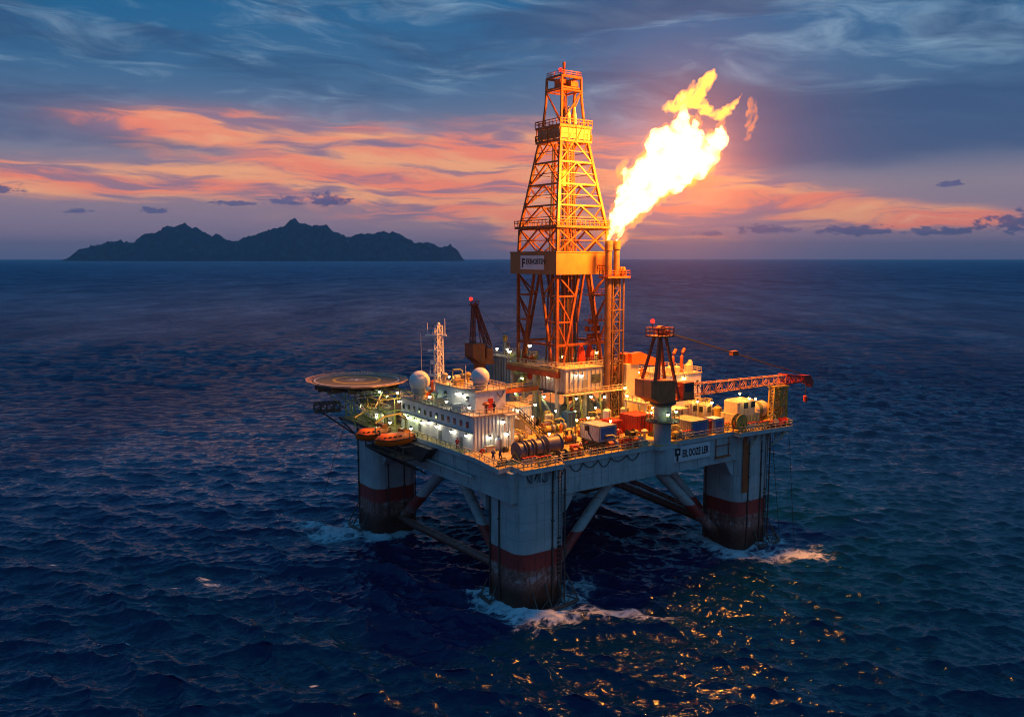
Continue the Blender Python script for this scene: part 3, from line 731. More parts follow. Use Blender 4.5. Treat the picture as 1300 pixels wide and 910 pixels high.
# ================================================================== helideck
HB = (2.0, 58.5, 33.4)
heli = thing('helideck', 'round green helicopter deck with a yellow ring on struts over the left corner', 'helideck', HB)
def oct_pts(r, n=16, a0=0.2): return [(HB[0] + r * cos(2 * pi * k / n + a0), HB[1] + r * 1.12 * sin(2 * pi * k / n + a0)) for k in range(n)]
c = MB(); c.prism(oct_pts(9.5), 32.9, 33.4); hd = part(c, 'deck_plate', M_HELI, heli)
def ring(r0, r1, z0, z1, n=48):
    m = MB(); vs = []
    for zz in (z0, z1):
        for r in (r0, r1): vs += [(HB[0] + r * cos(2 * pi * k / n), HB[1] + r * 1.12 * sin(2 * pi * k / n), zz) for k in range(n)]
    fs = []
    for k in range(n):
        q = (k + 1) % n
        fs += [[k, q, n + q, n + k], [2 * n + k, 3 * n + k, 3 * n + q, 2 * n + q], [k, 2 * n + k, 2 * n + q, q], [n + k, n + q, 3 * n + q, 3 * n + k]]
    return m._add(vs, fs)
part(ring(4.6, 5.2, 33.404, 33.42), 'landing_circle', M_MARKY, hd)
part(ring(8.8, 9.1, 33.404, 33.42), 'edge_line', M_MARK, hd)
c = MB(); a = radians(50)
for (p, q) in (((-1.1, -1.8), (-1.1, 1.8)), ((1.1, -1.8), (1.1, 1.8)), ((-1.1, 0), (1.1, 0))):
    R = lambda s: (HB[0] + s[0] * cos(a) - s[1] * sin(a), HB[1] + s[0] * sin(a) + s[1] * cos(a), 33.412)
    c.bar(R(p), R(q), .5, .015)
part(c, 'letter_h', M_MARK, hd)
net = MB(); P0, P1 = oct_pts(9.5, 16), oct_pts(10.9, 16)
for k in range(16):
    q = (k + 1) % 16
    net.bar(P1[k] + (33.55,), P1[q] + (33.55,), .22)
    for f in np.linspace(0, 1, 7)[:-1]:
        i0 = Vector(P0[k] + (33.2,)).lerp(Vector(P0[q] + (33.2,)), f); i1 = Vector(P1[k] + (33.55,)).lerp(Vector(P1[q] + (33.55,)), f)
        net.bar(i0, i1, .17)
    for f in (.35, .7): 
        e = lambda a_, b_: Vector(a_ + (33.2,)).lerp(Vector(b_ + (33.55,)), f)
        net.bar(e(P0[k], P1[k]), e(P0[q], P1[q]), .08)
part(net, 'safety_net', paint('net_frame', (0.66, 0.42, 0.30), .6, var=.3, rust=.3), heli)
c = MB()
for k in range(-3, 4):
    L = sqrt(max(0, 9 ** 2 - (k * 2.6) ** 2)); c.bar((HB[0] + k * 2.6, HB[1] - L, 32.4), (HB[0] + k * 2.6, HB[1] + L, 32.4), .3, .9)
for k in range(-2, 3):
    L = sqrt(max(0, 9 ** 2 - (k * 3.6) ** 2)); c.bar((HB[0] - L, HB[1] + k * 3.6, 31.8), (HB[0] + L, HB[1] + k * 3.6, 31.8), .3, .7)
part(c, 'support_grillage', M_STEELD, heli)
M_STRUT = paint('strut_pale', (0.56, 0.56, 0.44), .5, rust=.3)
for (a, b) in (((-4, 64, 31.6), (2.0, 61, 25)), ((-4.2, 60, 31.6), (2.5, 49.5, 25.5)), ((-3.6, 56.5, 31.6), (0.0, 44.6, 26.8)), ((-2.0, 51.5, 31.6), (0.6, 49, 26.5)), ((5, 54, 31.6), (4.5, 54, 25.0)), ((5.5, 63, 31.6), (5, 61, 25)), ((4, 50, 31.6), (-.5, 45.2, 28.6))):
    c = MB(); c.tube(a, b, .16, n=8); part(c, 'support_strut', M_STRUT, heli, smooth=True)
c = MB(); c.path([(-.5, 45.2, 28.6), (1.4, 42.5, 28.2), (4.6, 40.0, 28.4)], .14); part(c, 'drain_pipe', M_STRUT, heli, smooth=True)
c = MB(); c.rail([(-2, 49.6), (3, 50.0), (5.6, 52)], 31.0, 1.1, .05, 1.4); c.box((-2.4, 49.5, 30.85), (6.0, 51.4, 31.0)); part(c, 'access_walkway', M_STEEL, heli)

# ================================================================== accommodation block
acc = thing('accommodation_block', 'long white cabin block with a row of small square windows along the left deck edge', 'cabin block', (4.8, 15, 25))
c = MB(); c.box((4.8, 15.0, 25.03), (13.8, 43.0, 31.3)); wall = part(c, 'wall', M_WHITE, acc)
c = MB(); c.box((4.78, 14.93, 25.03), (13.82, 15.0, 31.25)); part(c, 'corrugated_end', M_CORR, acc)
c = MB(); c.box((4.55, 14.7, 31.3), (14.0, 43.2, 31.55)); roof = part(c, 'roof', paint('roof_deck', (0.40, 0.34, 0.27), .6, var=.3, rust=.4), acc)
for k, v in enumerate(np.linspace(17.0, 41.8, 12)):
    c = MB(); c.box((4.70, v - .42, 29.1), (4.8, v + .42, 30.3)); f = part(c, 'window', M_STEEL, acc)
    c = MB(); c.box((4.66, v - .32, 29.2), (4.698, v + .32, 30.2)); part(c, 'pane', M_GLASS, f)
for v in (19.2, 27.0, 35.0):
    c = MB(); c.box((4.70, v - .5, 25.05), (4.8, v + .5, 27.1)); f = part(c, 'door', M_STEEL, acc); c = MB(); c.box((4.62, v + .25, 26.0), (4.698, v + .35, 26.2)); part(c, 'handle', M_STEELD, f)
c = MB(); c.box((4.5, 15, 28.3), (4.8, 43, 28.45)); part(c, 'ledge', M_STEEL, acc)
c = MB(); c.rail([(4.7, 43), (4.7, 14.9), (13.8, 14.9), (13.8, 20)], 31.55, 1.1, .05, 1.3); part(c, 'roof_railing', M_CREAM, acc)
# external stair down the end wall
stair = thing('stairway', 'steep yellowish steel stairway against the corrugated cabin end', 'stairs', (14.2, 14.2, 25))
c = MB()
A0, A1 = Vector((13.6, 13.6, 31.4)), Vector((20.2, 13.2, 25.1))
for o_ in (-.6, .6):
    c.bar(A0 + Vector((0, o_, 0)), A1 + Vector((0, o_, 0)), .12, .35)
part(c, 'stringer', M_YEL, stair)
c = MB()
for k in range(18):
    p = A0.lerp(A1, k / 17); c.box((p.x - .17, p.y - .6, p.z), (p.x + .17, p.y + .6, p.z + .05))
part(c, 'tread', M_GALV, stair)
for o_ in (-.66, .66):
    c = MB(); c.bar(A0 + Vector((0, o_, 1.1)), A1 + Vector((0, o_, 1.1)), .12)
    for k in range(7): p = A0.lerp(A1, k / 6) + Vector((0, o_, 0)); c.bar(p, p + Vector((0, 0, 1.1)), .08)
    part(c, 'handrail', M_BLACK, stair)
c = MB(); c.box((11.0, 12.8, 31.3), (13.8, 14.6, 31.42)); c.bar((11.2, 13.0, 25.1), (11.2, 13.0, 31.3), .16); part(c, 'landing', M_GALV, stair)

# upper deckhouse
dh = thing('deckhouse', 'small pale deckhouse with a red doorway on the cabin roof', 'cabin', (8, 20, 31.55))
c = MB(); c.box((7.6, 18.6, 31.55), (14.4, 33.5, 35.2)); part(c, 'wall', M_WHITE, dh)
c = MB(); c.box((7.4, 18.4, 35.2), (14.6, 33.7, 35.4)); part(c, 'roof', M_CREAM, dh)
c = MB(); c.box((10.4, 18.52, 31.6), (11.5, 18.6, 33.8)); f = part(c, 'door', M_RED, dh); c = MB(); c.box((11.25, 18.44, 32.6), (11.35, 18.518, 32.8)); part(c, 'handle', M_STEELD, f)
for v in (21.5, 29.5):
    c = MB(); c.box((7.52, v - .5, 33.2), (7.6, v + .5, 34.2)); f = part(c, 'window', M_STEEL, dh); c = MB(); c.box((7.48, v - .4, 33.3), (7.518, v + .4, 34.1)); part(c, 'pane', M_GLASS, f)
c = MB(); c.rail([(7.6, 33.4), (7.6, 18.6), (14.3, 18.6), (14.3, 33)], 35.4, 1.05, .05, 1.3); part(c, 'roof_railing', M_CREAM, dh)
c = MB(); c.path([(12.3, 18.5, 34.9), (12.9, 18.45, 34.0), (13.4, 18.5, 33.9), (13.9, 18.45, 35.0)], .07, 6); part(c, 'conduit', M_BLACK, dh)
# second white cabin on the main deck
wc = thing('corrugated_cabin', 'white corrugated cabin behind the stairway with lamp on top edge', 'cabin', (21.5, 28, 25))
c = MB(); c.box((21.2, 28.0, 25.03), (27.4, 36.0, 29.4)); part(c, 'wall', M_CORR, wc)
c = MB(); c.box((21.0, 27.8, 29.4), (27.6, 36.2, 29.55)); part(c, 'roof', M_CREAM, wc)
c = MB(); c.rail([(21.1, 36), (21.1, 27.9), (27.5, 27.9), (27.5, 36)], 29.55, 1.05, .05, 1.3); part(c, 'roof_railing', M_CREAM, wc)
c = MB(); c.box((25.4, 27.92, 25.05), (26.4, 28.0, 27.1)); part(c, 'door', M_RUSTO, wc)

# ================================================================== radomes, masts
def radome(base, r, label, ped=1.0):
    t_ = thing('radome', label, 'radome', base)
    c = MB(); n, m = 32, 18; prof = []
    a0 = -0.78
    for i in range(m + 1):
        a = a0 + (pi / 2 - a0) * i / m; prof.append((max(r * cos(a), .01), base[2] + ped + r * (sin(a) - sin(a0))))
    c.lathe((base[0], base[1], 0), prof, n); part(c, 'dome', M_RADOME, t_, smooth=True)
    c = MB(); c.lathe((base[0], base[1], 0), [(r * .62, base[2]), (r * .62, base[2] + ped * .6), (r * .80, base[2] + ped * .62), (r * .80, base[2] + ped + .02)], 20); part(c, 'pedestal', M_GALV, t_, smooth=True)
    return t_
radome((6.8, 38.6, 31.55), 2.15, 'largest white radome, beside the helideck', 2.0)
radome((9.8, 20.4, 35.4), 1.75, 'white radome on the small deckhouse roof', 1.2)
radome((12.6, 34.0, 33.2), 1.15, 'small cream radome between the lattice mast and the deckhouse', .8)
radome((11.5, 24.0, 35.4), .8, 'smallest radome, tucked behind the deckhouse dome', .5)
mast = thing('radio_mast', 'pale lattice radio mast with crossbars and aerials on the cabin roof', 'mast', (9, 34.5, 31.55))
c = MB(); mu, mv = 9.0, 34.5
c.truss((mu, mv, 31.55), (mu, mv, 46.6), 1.5, 1.5, 9, .11, 1.1, 1.1); part(c, 'lattice', M_RADOME, mast)
for (zz, l0, l1, nm) in ((44.6, -2.6, 1.6, 'yard'), (41.6, -2.2, .6, 'yard'), (36.6, -2.2, .4, 'platform')):
    c = MB(); c.obox((mu + (l0 + l1) / 2 * .8, mv - (l0 + l1) / 2 * .55, zz), (l1 - l0, .7, .35), radians(-35)); part(c, nm, M_RADOME, mast)
for (dx, zz, h) in ((-2.3, 44.8, 2.4), (-1.2, 44.8, 1.2), (1.3, 44.8, 3.2), (-1.8, 36.8, 1.8), (-.8, 36.8, 2.8)):
    c = MB(); c.tube((mu + dx * .8, mv - dx * .55, zz), (mu + dx * .8, mv - dx * .55, zz + h), .10, .05, 6); part(c, 'aerial', M_RADOME, mast)
c = MB(); c.ball((mu, mv, 46.9), .38, 10, 8); part(c, 'masthead_lamp', M_RADOME, mast, smooth=True)
c = MB(); c.ball((mu - 1.9, mv + 1.0, 33.9), .55, 12, 8); part(c, 'dish', M_RADOME, mast, smooth=True)
c = MB(); c.obox((mu - .9, mv + .6, 39.2), (1.2, .3, .8), radians(-35)); part(c, 'radar_scanner', M_RADOME, mast)
wh = thing('whip_antenna', 'thin whip antenna rising behind the largest radome', 'antenna', (9, 41.6, 31.55))
c = MB(); c.tube((9, 41.6, 32.6), (8.9, 41.7, 44.4), .07, .03, 6); part(c, 'rod', M_GALV, wh)
c = MB(); c.tube((9, 41.6, 31.55), (9, 41.6, 32.6), .16, n=8); part(c, 'socket', M_STEELD, wh)
wh2 = thing('whip_antenna', 'short whip antenna between the mast and the deckhouse dome', 'antenna', (11, 27.5, 35.4))
c = MB(); c.tube((11, 27.5, 36.3), (11, 27.5, 39.2), .08, .04, 6); part(c, 'rod', M_RADOME, wh2)
c = MB(); c.tube((11, 27.5, 35.4), (11, 27.5, 36.3), .3, .2, n=8); part(c, 'socket', M_RADOME, wh2)

# ================================================================== lifeboats and davits
def lifeboat(base, label, L=9.2):
    t_ = thing('lifeboat', label, 'lifeboat', base, 'orange lifeboats hung on the left side')
    u, v, z = base
    def loft(rows, name, mat):
        m = MB(); n = len(rows[0]); vs = [p for r in rows for p in r]; fs = []
        for i in range(len(rows) - 1):
            for k in range(n): fs.append([i * n + k, i * n + (k + 1) % n, (i + 1) * n + (k + 1) % n, (i + 1) * n + k])
        fs += [list(range(n - 1, -1, -1)), [(len(rows) - 1) * n + k for k in range(n)]]
        m._add(vs, fs); return part(m, name, mat, t_, smooth=True)
    rows, top = [], []
    for i in range(15):
        f = i / 14; x = (f - .5) * L; w = 1.35 * max(.22, (1 - abs(2 * f - 1) ** 5.5)); dpt = 1.5 * (1 - .45 * abs(2 * f - 1) ** 3); sh = .35 * abs(2 * f - 1) ** 2
        rows.append([(u + x, v + w * a, z + sh * (.4 if b < .5 else 1) + (1.5 - dpt) * (1 - b) + 1.5 * b * 1.0) for a, b in ((.0, 0), (-.45, .06), (-.85, .4), (-1, .92), (-1.06, 1.0), (1.06, 1.0), (1, .92), (.85, .4), (.45, .06))])
        h = 1.05 * max(.0, 1 - abs(2 * f - 1.02) ** 6) + .05
        top.append([(u + x * .96, v + w * a * .93, z + sh + 1.5 + h * b) for a, b in ((-1, 0), (-.9, .55), (-.55, .95), (0, 1.05), (.55, .95), (.9, .55), (1, 0))])
    hl = loft(rows, 'hull', M_ORANGE); loft(top, 'canopy', M_ORANGE)
    m = MB()
    for sgn in (-1, 1): m.path([(u + (f - .5) * L, v + sgn * 1.46 * max(.22, (1 - abs(2 * f - 1) ** 5.5)), z + 1.45 + .35 * abs(2 * f - 1) ** 2) for f in np.linspace(.02, .98, 15)], .10, 6)
    part(m, 'fender_line', M_BLACK, t_)
    c = MB(); c.bevbox((u + 1.6, v - .6, z + 2.4), (u + 3.0, v + .6, z + 3.1), .2); ct = part(c, 'helm_dome', M_ORANGE, t_)
    c = MB(); c.box((u + 1.56, v - .45, z + 2.6), (u + 1.598, v + .45, z + 2.95)); part(c, 'helm_window', M_GLASS, ct)
    for k in range(4):
        c = MB(); c.box((u - 3.0 + k * 1.1, v - 1.28, z + 2.0), (u - 2.5 + k * 1.1, v - 1.14, z + 2.25)); part(c, 'window', M_GLASS, t_)
    for dx in (-3.3, 3.3):
        c = MB(); c.tube((u + dx, v, z + 2.4), (u + dx, v, z + 3.3), .14, n=8); part(c, 'lifting_hook', M_STEELD, t_)
    return t_
lifeboat((-1.8, 33.0, 23.7), 'nearer and larger looking orange lifeboat, right one of the pair', 8.6)
lifeboat((-2.8, 40.4, 23.6), 'orange lifeboat half hidden behind the nearer boat, left one of the pair', 7.8)
def davit(base, label):
    t_ = thing('davit', label, 'davit', base, 'davits over the lifeboats')
    u, v, z = base
    for du in (0, 5.4):
        c = MB(); c.path([(u + 4.4, v + 1.8, 25), (u + 4.4, v + 1.8, 28.4), (u + 3.2 + .0, v + 1.6, 29.6), (u - 1.0 + du * .6, v + .6, 29.5), (u - 3.3 + du * 1.22, v, 28.6), (u - 3.3 + du * 1.22, v, 26.7)], .20, 8); part(c, 'arm', M_PIPEY, t_, smooth=True)
    c = MB(); c.obox((u + 3.2, v + 1.2, 26.0), (1.4, 1.4, 1.4)); part(c, 'winch', M_ORANGE, t_)
    c = MB(); c.box((u + 2.6, v - 1.2, 24.6), (u + 6.6, v + 3.0, 24.78)); c.rail([(u + 2.7, v - 1.1), (u + 6.5, v - 1.1)], 24.78, 1.1, .05, 1.2); part(c, 'launch_platform', M_STEELD, t_)
davit((-2.6, 33.3, 24.6), 'yellow davit arms over the right lifeboat'); davit((-3.4, 40.8, 24.6), 'yellow davit arms over the left lifeboat')
# dark lattice sponson beneath the boats
sp = thing('boat_sponson', 'dark lattice sponson of struts below the lifeboats', 'platform', (-1, 36, 20))
c = MB(); c.box((-2.2, 29, 21.4), (2.9, 46, 21.65)); part(c, 'floor_grating', M_STEELD, sp)
for v in np.arange(29.5, 46.2, 3.3):
    c = MB(); c.bar((-2.0, v, 21.4), (2.95, v, 18.2), .3); c.bar((-2.0, v, 21.6), (-2.0, v, 24.0), .22); c.bar((-2.0, v, 24), (2.9, v, 24.1), .22); part(c, 'strut', M_STEELD, sp)
c = MB(); c.bar((-2, 29.5, 24), (-2, 46, 24), .22); c.bar((-2, 29.5, 22.6), (-2, 46, 22.6), .16); part(c, 'edge_beam', M_STEELD, sp)
c = MB(); c.prism_u([(24.5, 24.2), (37.0, 24.2), (37.0, 23.0), (28, 21.0)], .9, 2.9); part(c, 'side_plate', M_STEELD, sp)
c = MB(); c.box((-1.0, 47, 24.4), (2.5, 62, 25.0)); part(c, 'corner_plating', M_STEELD, sp)
c = MB(); c.bar((-1, 60.5, 24.5), (2.8, 58, 19.5), .3); c.bar((-5.5, 63.5, 27), (2.0, 61.0, 21), .3); c.truss((-6.2, 63, 27.4), (-.8, 61.4, 27.4), 2.6, 1.8, 4, .16); part(c, 'corner_bolster', M_STEELD, sp)

# ================================================================== process skid under the helideck (lit yellow green at night)
sk = thing('process_skid', 'yellow green pipework skid under the helideck behind the lifeboats', 'skid', (3, 50, 25))
c = MB()
for u in (.4, 4.0, 7.5, 11): 
    for v in (44.5, 50, 56, 61): c.bar((u, v, 25), (u, v, 31), .22)
for v in (44.5, 50, 56, 61): c.bar((.4, v, 28.4), (11, v, 28.4), .22); c.bar((.4, v, 30.9), (11, v, 30.9), .22)
for u in (.4, 4.0, 7.5, 11): c.bar((u, 44.5, 28.4), (u, 61, 28.4), .22); c.bar((u, 44.5, 30.9), (u, 61, 30.9), .22)
part(c, 'frame', M_PIPEY, sk)
c = MB(); c.box((1.8, 44.4, 28.5), (11.2, 61.2, 28.62)); part(c, 'grating', M_STEELD, sk)
rr = random.Random(5)
for k in range(16):
    u = rr.uniform(.6, 7); v0 = rr.uniform(44, 50); zz = rr.choice((25.7, 26.4, 27.2, 29.3, 30.0)); v1 = v0 + rr.uniform(4, 10)
    c = MB(); c.path([(u, v0, zz), (u, v1, zz), (u + .1, v1 + .5, zz + .4), (u + .1, v1 + .6, min(31, zz + 2.2))], rr.uniform(.12, .26), 7); part(c, 'pipe', M_PIPEY if k % 3 else M_STRUT, sk, smooth=True)
for (u, v) in ((2.2, 46.5), (2.4, 52.5), (5.5, 48.5)):
    c = MB(); c.lathe((u, v, 0), [(.2, 25), (.95, 25.2), (.95, 27.4), (.6, 27.9), (.1, 28.1)], 16); part(c, 'vessel', M_STRUT, sk, smooth=True)
c = MB(); c.rail([(.2, 62), (.2, 44.2)], 28.6, 1.1, .05, 1.5); part(c, 'handrail', M_PIPEY, sk)

# ================================================================== drill floor and its substructure
sub = thing('drill_floor', 'raised steel drill floor on legs under the tower with pipes below', 'drill floor', (41, 35, 25))
c = MB(); c.box((32.5, 26.0, 36.2), (50.0, 44.5, 36.8)); part(c, 'floor_plate', M_DECK, sub)
c = MB()
for v in (26.0, 44.3): c.box((32.5, v - .15, 35.0), (50, v + .15, 36.2))
for u in (32.5, 49.8): c.box((u - .15, 26, 35.0), (u + .15, 44.4, 36.2))
part(c, 'edge_girder', M_RUSTO, sub)
for (u, v) in ((33.4, 27), (41, 27), (49, 27), (33.4, 35), (49, 35), (33.4, 43.5), (41, 43.5), (49, 43.5)):
    c = MB(); c.tube((u, v, 25), (u, v, 35.2), .5, n=10); part(c, 'post', M_STRUT, sub, smooth=True)
c = MB()
for (a, b) in (((33.4, 27, 25.5), (41, 27, 32)), ((49, 27, 25.5), (41, 27, 32)), ((33.4, 27, 25.5), (33.4, 35, 32)), ((33.4, 43.5, 25.5), (33.4, 35, 32)), ((49, 35, 25.5), (49, 27, 32))): c.tube(a, b, .3, n=8)
part(c, 'brace', M_STRUT, sub, smooth=True)
c = MB(); c.rail([(32.7, 44), (32.7, 26.2), (49.8, 26.2), (49.8, 44)], 36.8, 1.15, .055, 1.4); part(c, 'handrail', M_CREAM, sub)
doghouse = thing('driller_cabin', 'pale clad cabin on the front corner of the drill floor', 'cabin', (34, 25, 31.9))
c = MB(); c.box((33.4, 24.4, 32.0), (44.0, 33.0, 36.9)); part(c, 'wall', M_GREY, doghouse)
c = MB(); c.box((33.1, 24.1, 31.6), (44.3, 33.2, 32.0)); part(c, 'base_frame', M_STEELD, doghouse)
c = MB(); c.box((33.2, 24.2, 36.9), (44.2, 33.1, 37.1)); rf = part(c, 'roof', M_CREAM, doghouse)
c = MB(); c.rail([(33.4, 33), (33.4, 24.4), (44, 24.4), (44, 33)], 37.1, 1.1, .05, 1.2); part(c, 'railing', M_CREAM, rf)
c = MB(); c.box((38.2, 24.32, 32.1), (39.4, 24.4, 34.4)); part(c, 'door', M_STEEL, doghouse)
c = MB(); c.box((40.6, 24.32, 33.6), (43.2, 24.4, 35.4)); part(c, 'window', M_GLASS, doghouse)
c = MB(); c.box((32.2, 22.6, 31.6), (48.0, 24.1, 31.75)); c.rail([(32.3, 22.7), (47.9, 22.7)], 31.75, 1.1, .05, 1.3); part(c, 'gallery', M_CREAM, doghouse)
# catwalk leading up from the cabins to the drill floor
cw = thing('pipe_catwalk', 'long level orange lit pipe catwalk between the deckhouse and the tower', 'catwalk', (30, 36, 31))
c = MB(); c.box((17.0, 33.0, 31.6), (33.0, 36.2, 32.5)); part(c, 'trough', M_RUSTO, cw)
for k in range(5):
    c = MB(); c.tube((17.2, 33.4 + k * .6, 32.7), (32.8, 33.4 + k * .6, 32.7), .2, n=8); part(c, 'drill_pipe', M_STEEL, cw, smooth=True)
for u in (18, 24, 30):
    c = MB(); c.bar((u, 34.6, 25), (u, 34.6, 31.6), .5); part(c, 'trestle', M_STRUT, cw)
c = MB(); c.rail([(17.0, 32.9), (33, 32.9)], 32.5, 1.1, .05, 1.4); part(c, 'handrail', M_YEL, cw)

# ================================================================== derrick
der = thing('derrick', 'tall tapering lattice drilling tower in yellow steel with a clad band across its middle', 'derrick', (41, 35, 36.8))
UC, VC = 41.0, 35.0
HW = [(36.8, 7.0), (56.7, 7.0), (61.3, 6.9), (66.3, 6.75), (71.2, 5.95), (75.7, 5.2), (80.4, 4.45), (85.0, 3.7), (88.2, 3.2), (93.2, 2.75), (98.5, 2.6)]
def hw(zz):
    return float(np.interp(zz, [a for a, b in HW], [b for a, b in HW]))
def cn(zz, i, j): h = hw(zz); return Vector((UC + i * h, VC + j * h, zz))
C4 = ((-1, -1), (1, -1), (1, 1), (-1, 1))
for i, j in C4:
    c = MB()
    for (z0, _), (z1, _) in zip(HW, HW[1:]): c.bar(cn(z0, i, j), cn(z1, i, j), .60 if z0 < 85 else .42)
    part(c, 'leg', M_DERR, der)
# lower tower: narrow triangular frames from the middle of the band to each foot
for q in range(4):
    a, b = C4[q], C4[(q + 1) % 4]
    c = MB()
    for (s, o_) in ((a, b), (b, a)):
        top = cn(56.6, *s).lerp(cn(56.6, *o_), .42); foot = cn(37.2, *s).lerp(cn(37.2, *o_), .12)
        c.bar(top, foot, .5)
        prev = None
        for k, zz in enumerate((52.0, 46.5, 41.5)):
            f = (56.6 - zz) / (56.6 - 37.2); pin = top.lerp(foot, f); pl = cn(zz, *s)
            c.bar(pl, pin, .34)
            zu = (56.6, 52.0, 46.5)[k]; c.bar(cn(zu, *s), pin, .3)
    part(c, 'lower_frame', M_DERR, der)
c = MB()
for q in range(4): c.bar(cn(41.6, *C4[q]), cn(41.6, *C4[(q + 1) % 4]), .5)
part(c, 'lower_girt', M_DERR, der)
# girts and inverted-V bracing of the upper tower
LV = [61.3, 66.3, 71.2, 75.7, 80.4, 85.0]
for k in range(len(LV)):
    c = MB()
    for q in range(4):
        c.bar(cn(LV[k], *C4[q]), cn(LV[k], *C4[(q + 1) % 4]), .36)
    part(c, 'girt_frame', M_DERR, der)
    if k + 1 < len(LV):
        c = MB()
        for q in range(4):
            a, b = C4[q], C4[(q + 1) % 4]
            mid_ = (cn(LV[k + 1], *a) + cn(LV[k + 1], *b)) / 2
            c.bar(cn(LV[k], *a), mid_, .30); c.bar(cn(LV[k], *b), mid_, .30)
            zm = (LV[k] + LV[k + 1]) / 2; qa = (cn(LV[k], *a) + mid_) / 2; qb = (cn(LV[k], *b) + mid_) / 2
            c.bar(cn(zm, *a), qa, .16); c.bar(cn(zm, *b), qb, .16); c.bar(qa, qb, .14); c.bar(cn(LV[k + 1], *a), qa, .14); c.bar(cn(LV[k + 1], *b), qb, .14)
            if k == 0:
                m0 = (cn(LV[0], *a) + cn(LV[0], *b)) / 2
                c.bar(m0, cn(LV[1], *a), .3); c.bar(m0, cn(LV[1], *b), .3)
        part(c, 'bracing', M_DERR, der)
# clad windbreak band with name plate
u0, u1, v0, v1 = 33.0, 48.0, 27.0, 43.7
for nm, lo, hi in (('band_panel', (u0, v0, 56.6), (u0 + .25, v1, 61.2)), ('band_panel', (u0 + .25, v0, 56.6), (u1, v0 + .25, 61.2)), ('band_panel', (u1 - .25, v0 + .25, 56.6), (u1, v1, 61.2)), ('band_panel', (u0 + .25, v1 - .25, 56.6), (u1 - .25, v1, 61.2))):
    c = MB(); c.box(lo, hi); part(c, nm, M_PANEL, der)
c = MB(); c.box((u0 - .1, v0 - .1, 61.2), (u1 + .1, v1 + .1, 61.45)); part(c, 'band_cap', M_PANEL, der)
c = MB(); c.box((u0 - .08, 31.2, 57.6), (u0 - .01, 39.7, 60.6)); pl = part(c, 'name_plate', M_SIGN, der)
BD = BASE[der.name]
part(place_text(text_mesh('emblem', 'F', 2.6, .02, .10, .95), (u0 - .12, 39.2, 58.1), (0, -1, 0), (0, 0, 1), BD), 'emblem', M_LET, pl)
part(place_text(text_mesh('lettering', 'EKIHOBTEN', 1.65, .02, .03, .78), (u0 - .12, 37.6, 58.75), (0, -1, 0), (0, 0, 1), BD), 'lettering', M_LET, pl)
c = MB(); c.rail([(44.2, 26.9), (47.9, 26.9)], 57.2, 1.4, .06, .7); part(c, 'ladder_cage', M_RUSTO, der)
# working platforms
def gallery(zz, o_in, o_out, name, mat):
    c = MB(); hi = hw(zz) + o_in; ho = hw(zz) + o_out
    for (lo, h2) in (((-ho, -ho), (ho, -hi)), ((-ho, hi), (ho, ho)), ((-ho, -hi), (-hi, hi)), ((hi, -hi), (ho, hi))):
        c.box((UC + lo[0], VC + lo[1], zz), (UC + h2[0], VC + h2[1], zz + .5))
    g = part(c, name, mat, der)
    c = MB(); c.rail([(UC - ho, VC - ho), (UC + ho, VC - ho), (UC + ho, VC + ho), (UC - ho, VC + ho)], zz + .5, 1.2, .07, 1.2, closed=True); part(c, 'railing', mat, g)
gallery(66.4, -.4, .9, 'gallery', M_DERR)
gallery(84.6, -.5, .6, 'gallery', M_DERR)
gallery(87.6, -.3, 1.1, 'monkey_board', M_RUSTO)
c = MB()
for q in range(4):
    a, b = C4[q], C4[(q + 1) % 4]
    for f in (0, .25, .5, .75):
        p = cn(84.8, *a).lerp(cn(84.8, *b), f); n_ = cn(87.8, *a).lerp(cn(87.8, *b), f); d_ = Vector((n_.x - UC, n_.y - VC, 0)).normalized() * 1.2
        p2 = cn(84.8, *a).lerp(cn(84.8, *b), f + .25); n2 = cn(87.8, *a).lerp(cn(87.8, *b), f + .25)
        c.bar(p + d_ * .6, n_ + d_, .22); c.bar(p + d_ * .6, n2 + d_, .16)
part(c, 'basket_frame', M_RUSTO, der)
c = MB(); c.box((UC - 4.1, VC - 4.4, 85.3), (UC + 3.8, VC - 4.25, 87.4)); c.box((UC - 4.4, VC - 4.1, 85.3), (UC - 4.25, VC + 3.4, 87.4)); part(c, 'windbreak', paint('windbreak_sheet', (.28, .18, .10), .7, rust=.5), der)
c = MB()
for q in range(4):
    a, b = C4[q], C4[(q + 1) % 4]
    c.bar(cn(98.4, *a), cn(98.4, *b), .45); c.bar(cn(95.6, *a), cn(95.6, *b), .32)
    if q % 2 == 0: c.bar(cn(88.3, *a), cn(95.6, *b), .22)
    else: c.bar(cn(88.3, *b), cn(95.6, *a), .22)
part(c, 'crown_frame', M_DERR, der)
c = MB(); c.box((UC - 2.5, VC - 2.5, 95.9), (UC + 2.5, VC + 2.5, 96.3)); c.obox((UC, VC, 97.2), (3.6, 2.0, 1.7)); c.obox((UC + 1.2, VC - 1.6, 97.0), (2.0, 1.2, 1.2)); part(c, 'crown_block', M_RUSTO, der)
c = MB(); c.rail([(UC - 2.6, VC - 2.6), (UC + 2.6, VC - 2.6), (UC + 2.6, VC + 2.6), (UC - 2.6, VC + 2.6)], 98.5, 1.0, .05, 1.2, closed=True); part(c, 'crown_railing', M_RUSTO, der)
c = MB(); c.tube((UC, VC, 98.3), (UC, VC, 101.8), .32, n=8); part(c, 'mast_pole', M_RUSTO, der)
c = MB(); c.bar((UC - 1.6, VC - 1.5, 95.8), (UC + 1.6, VC + 1.5, 88.2), .45); c.bar((UC + 1.8, VC - 1.6, 95.8), (UC + .4, VC - 2.6, 89.0), .45); part(c, 'raker', M_DERR, der)
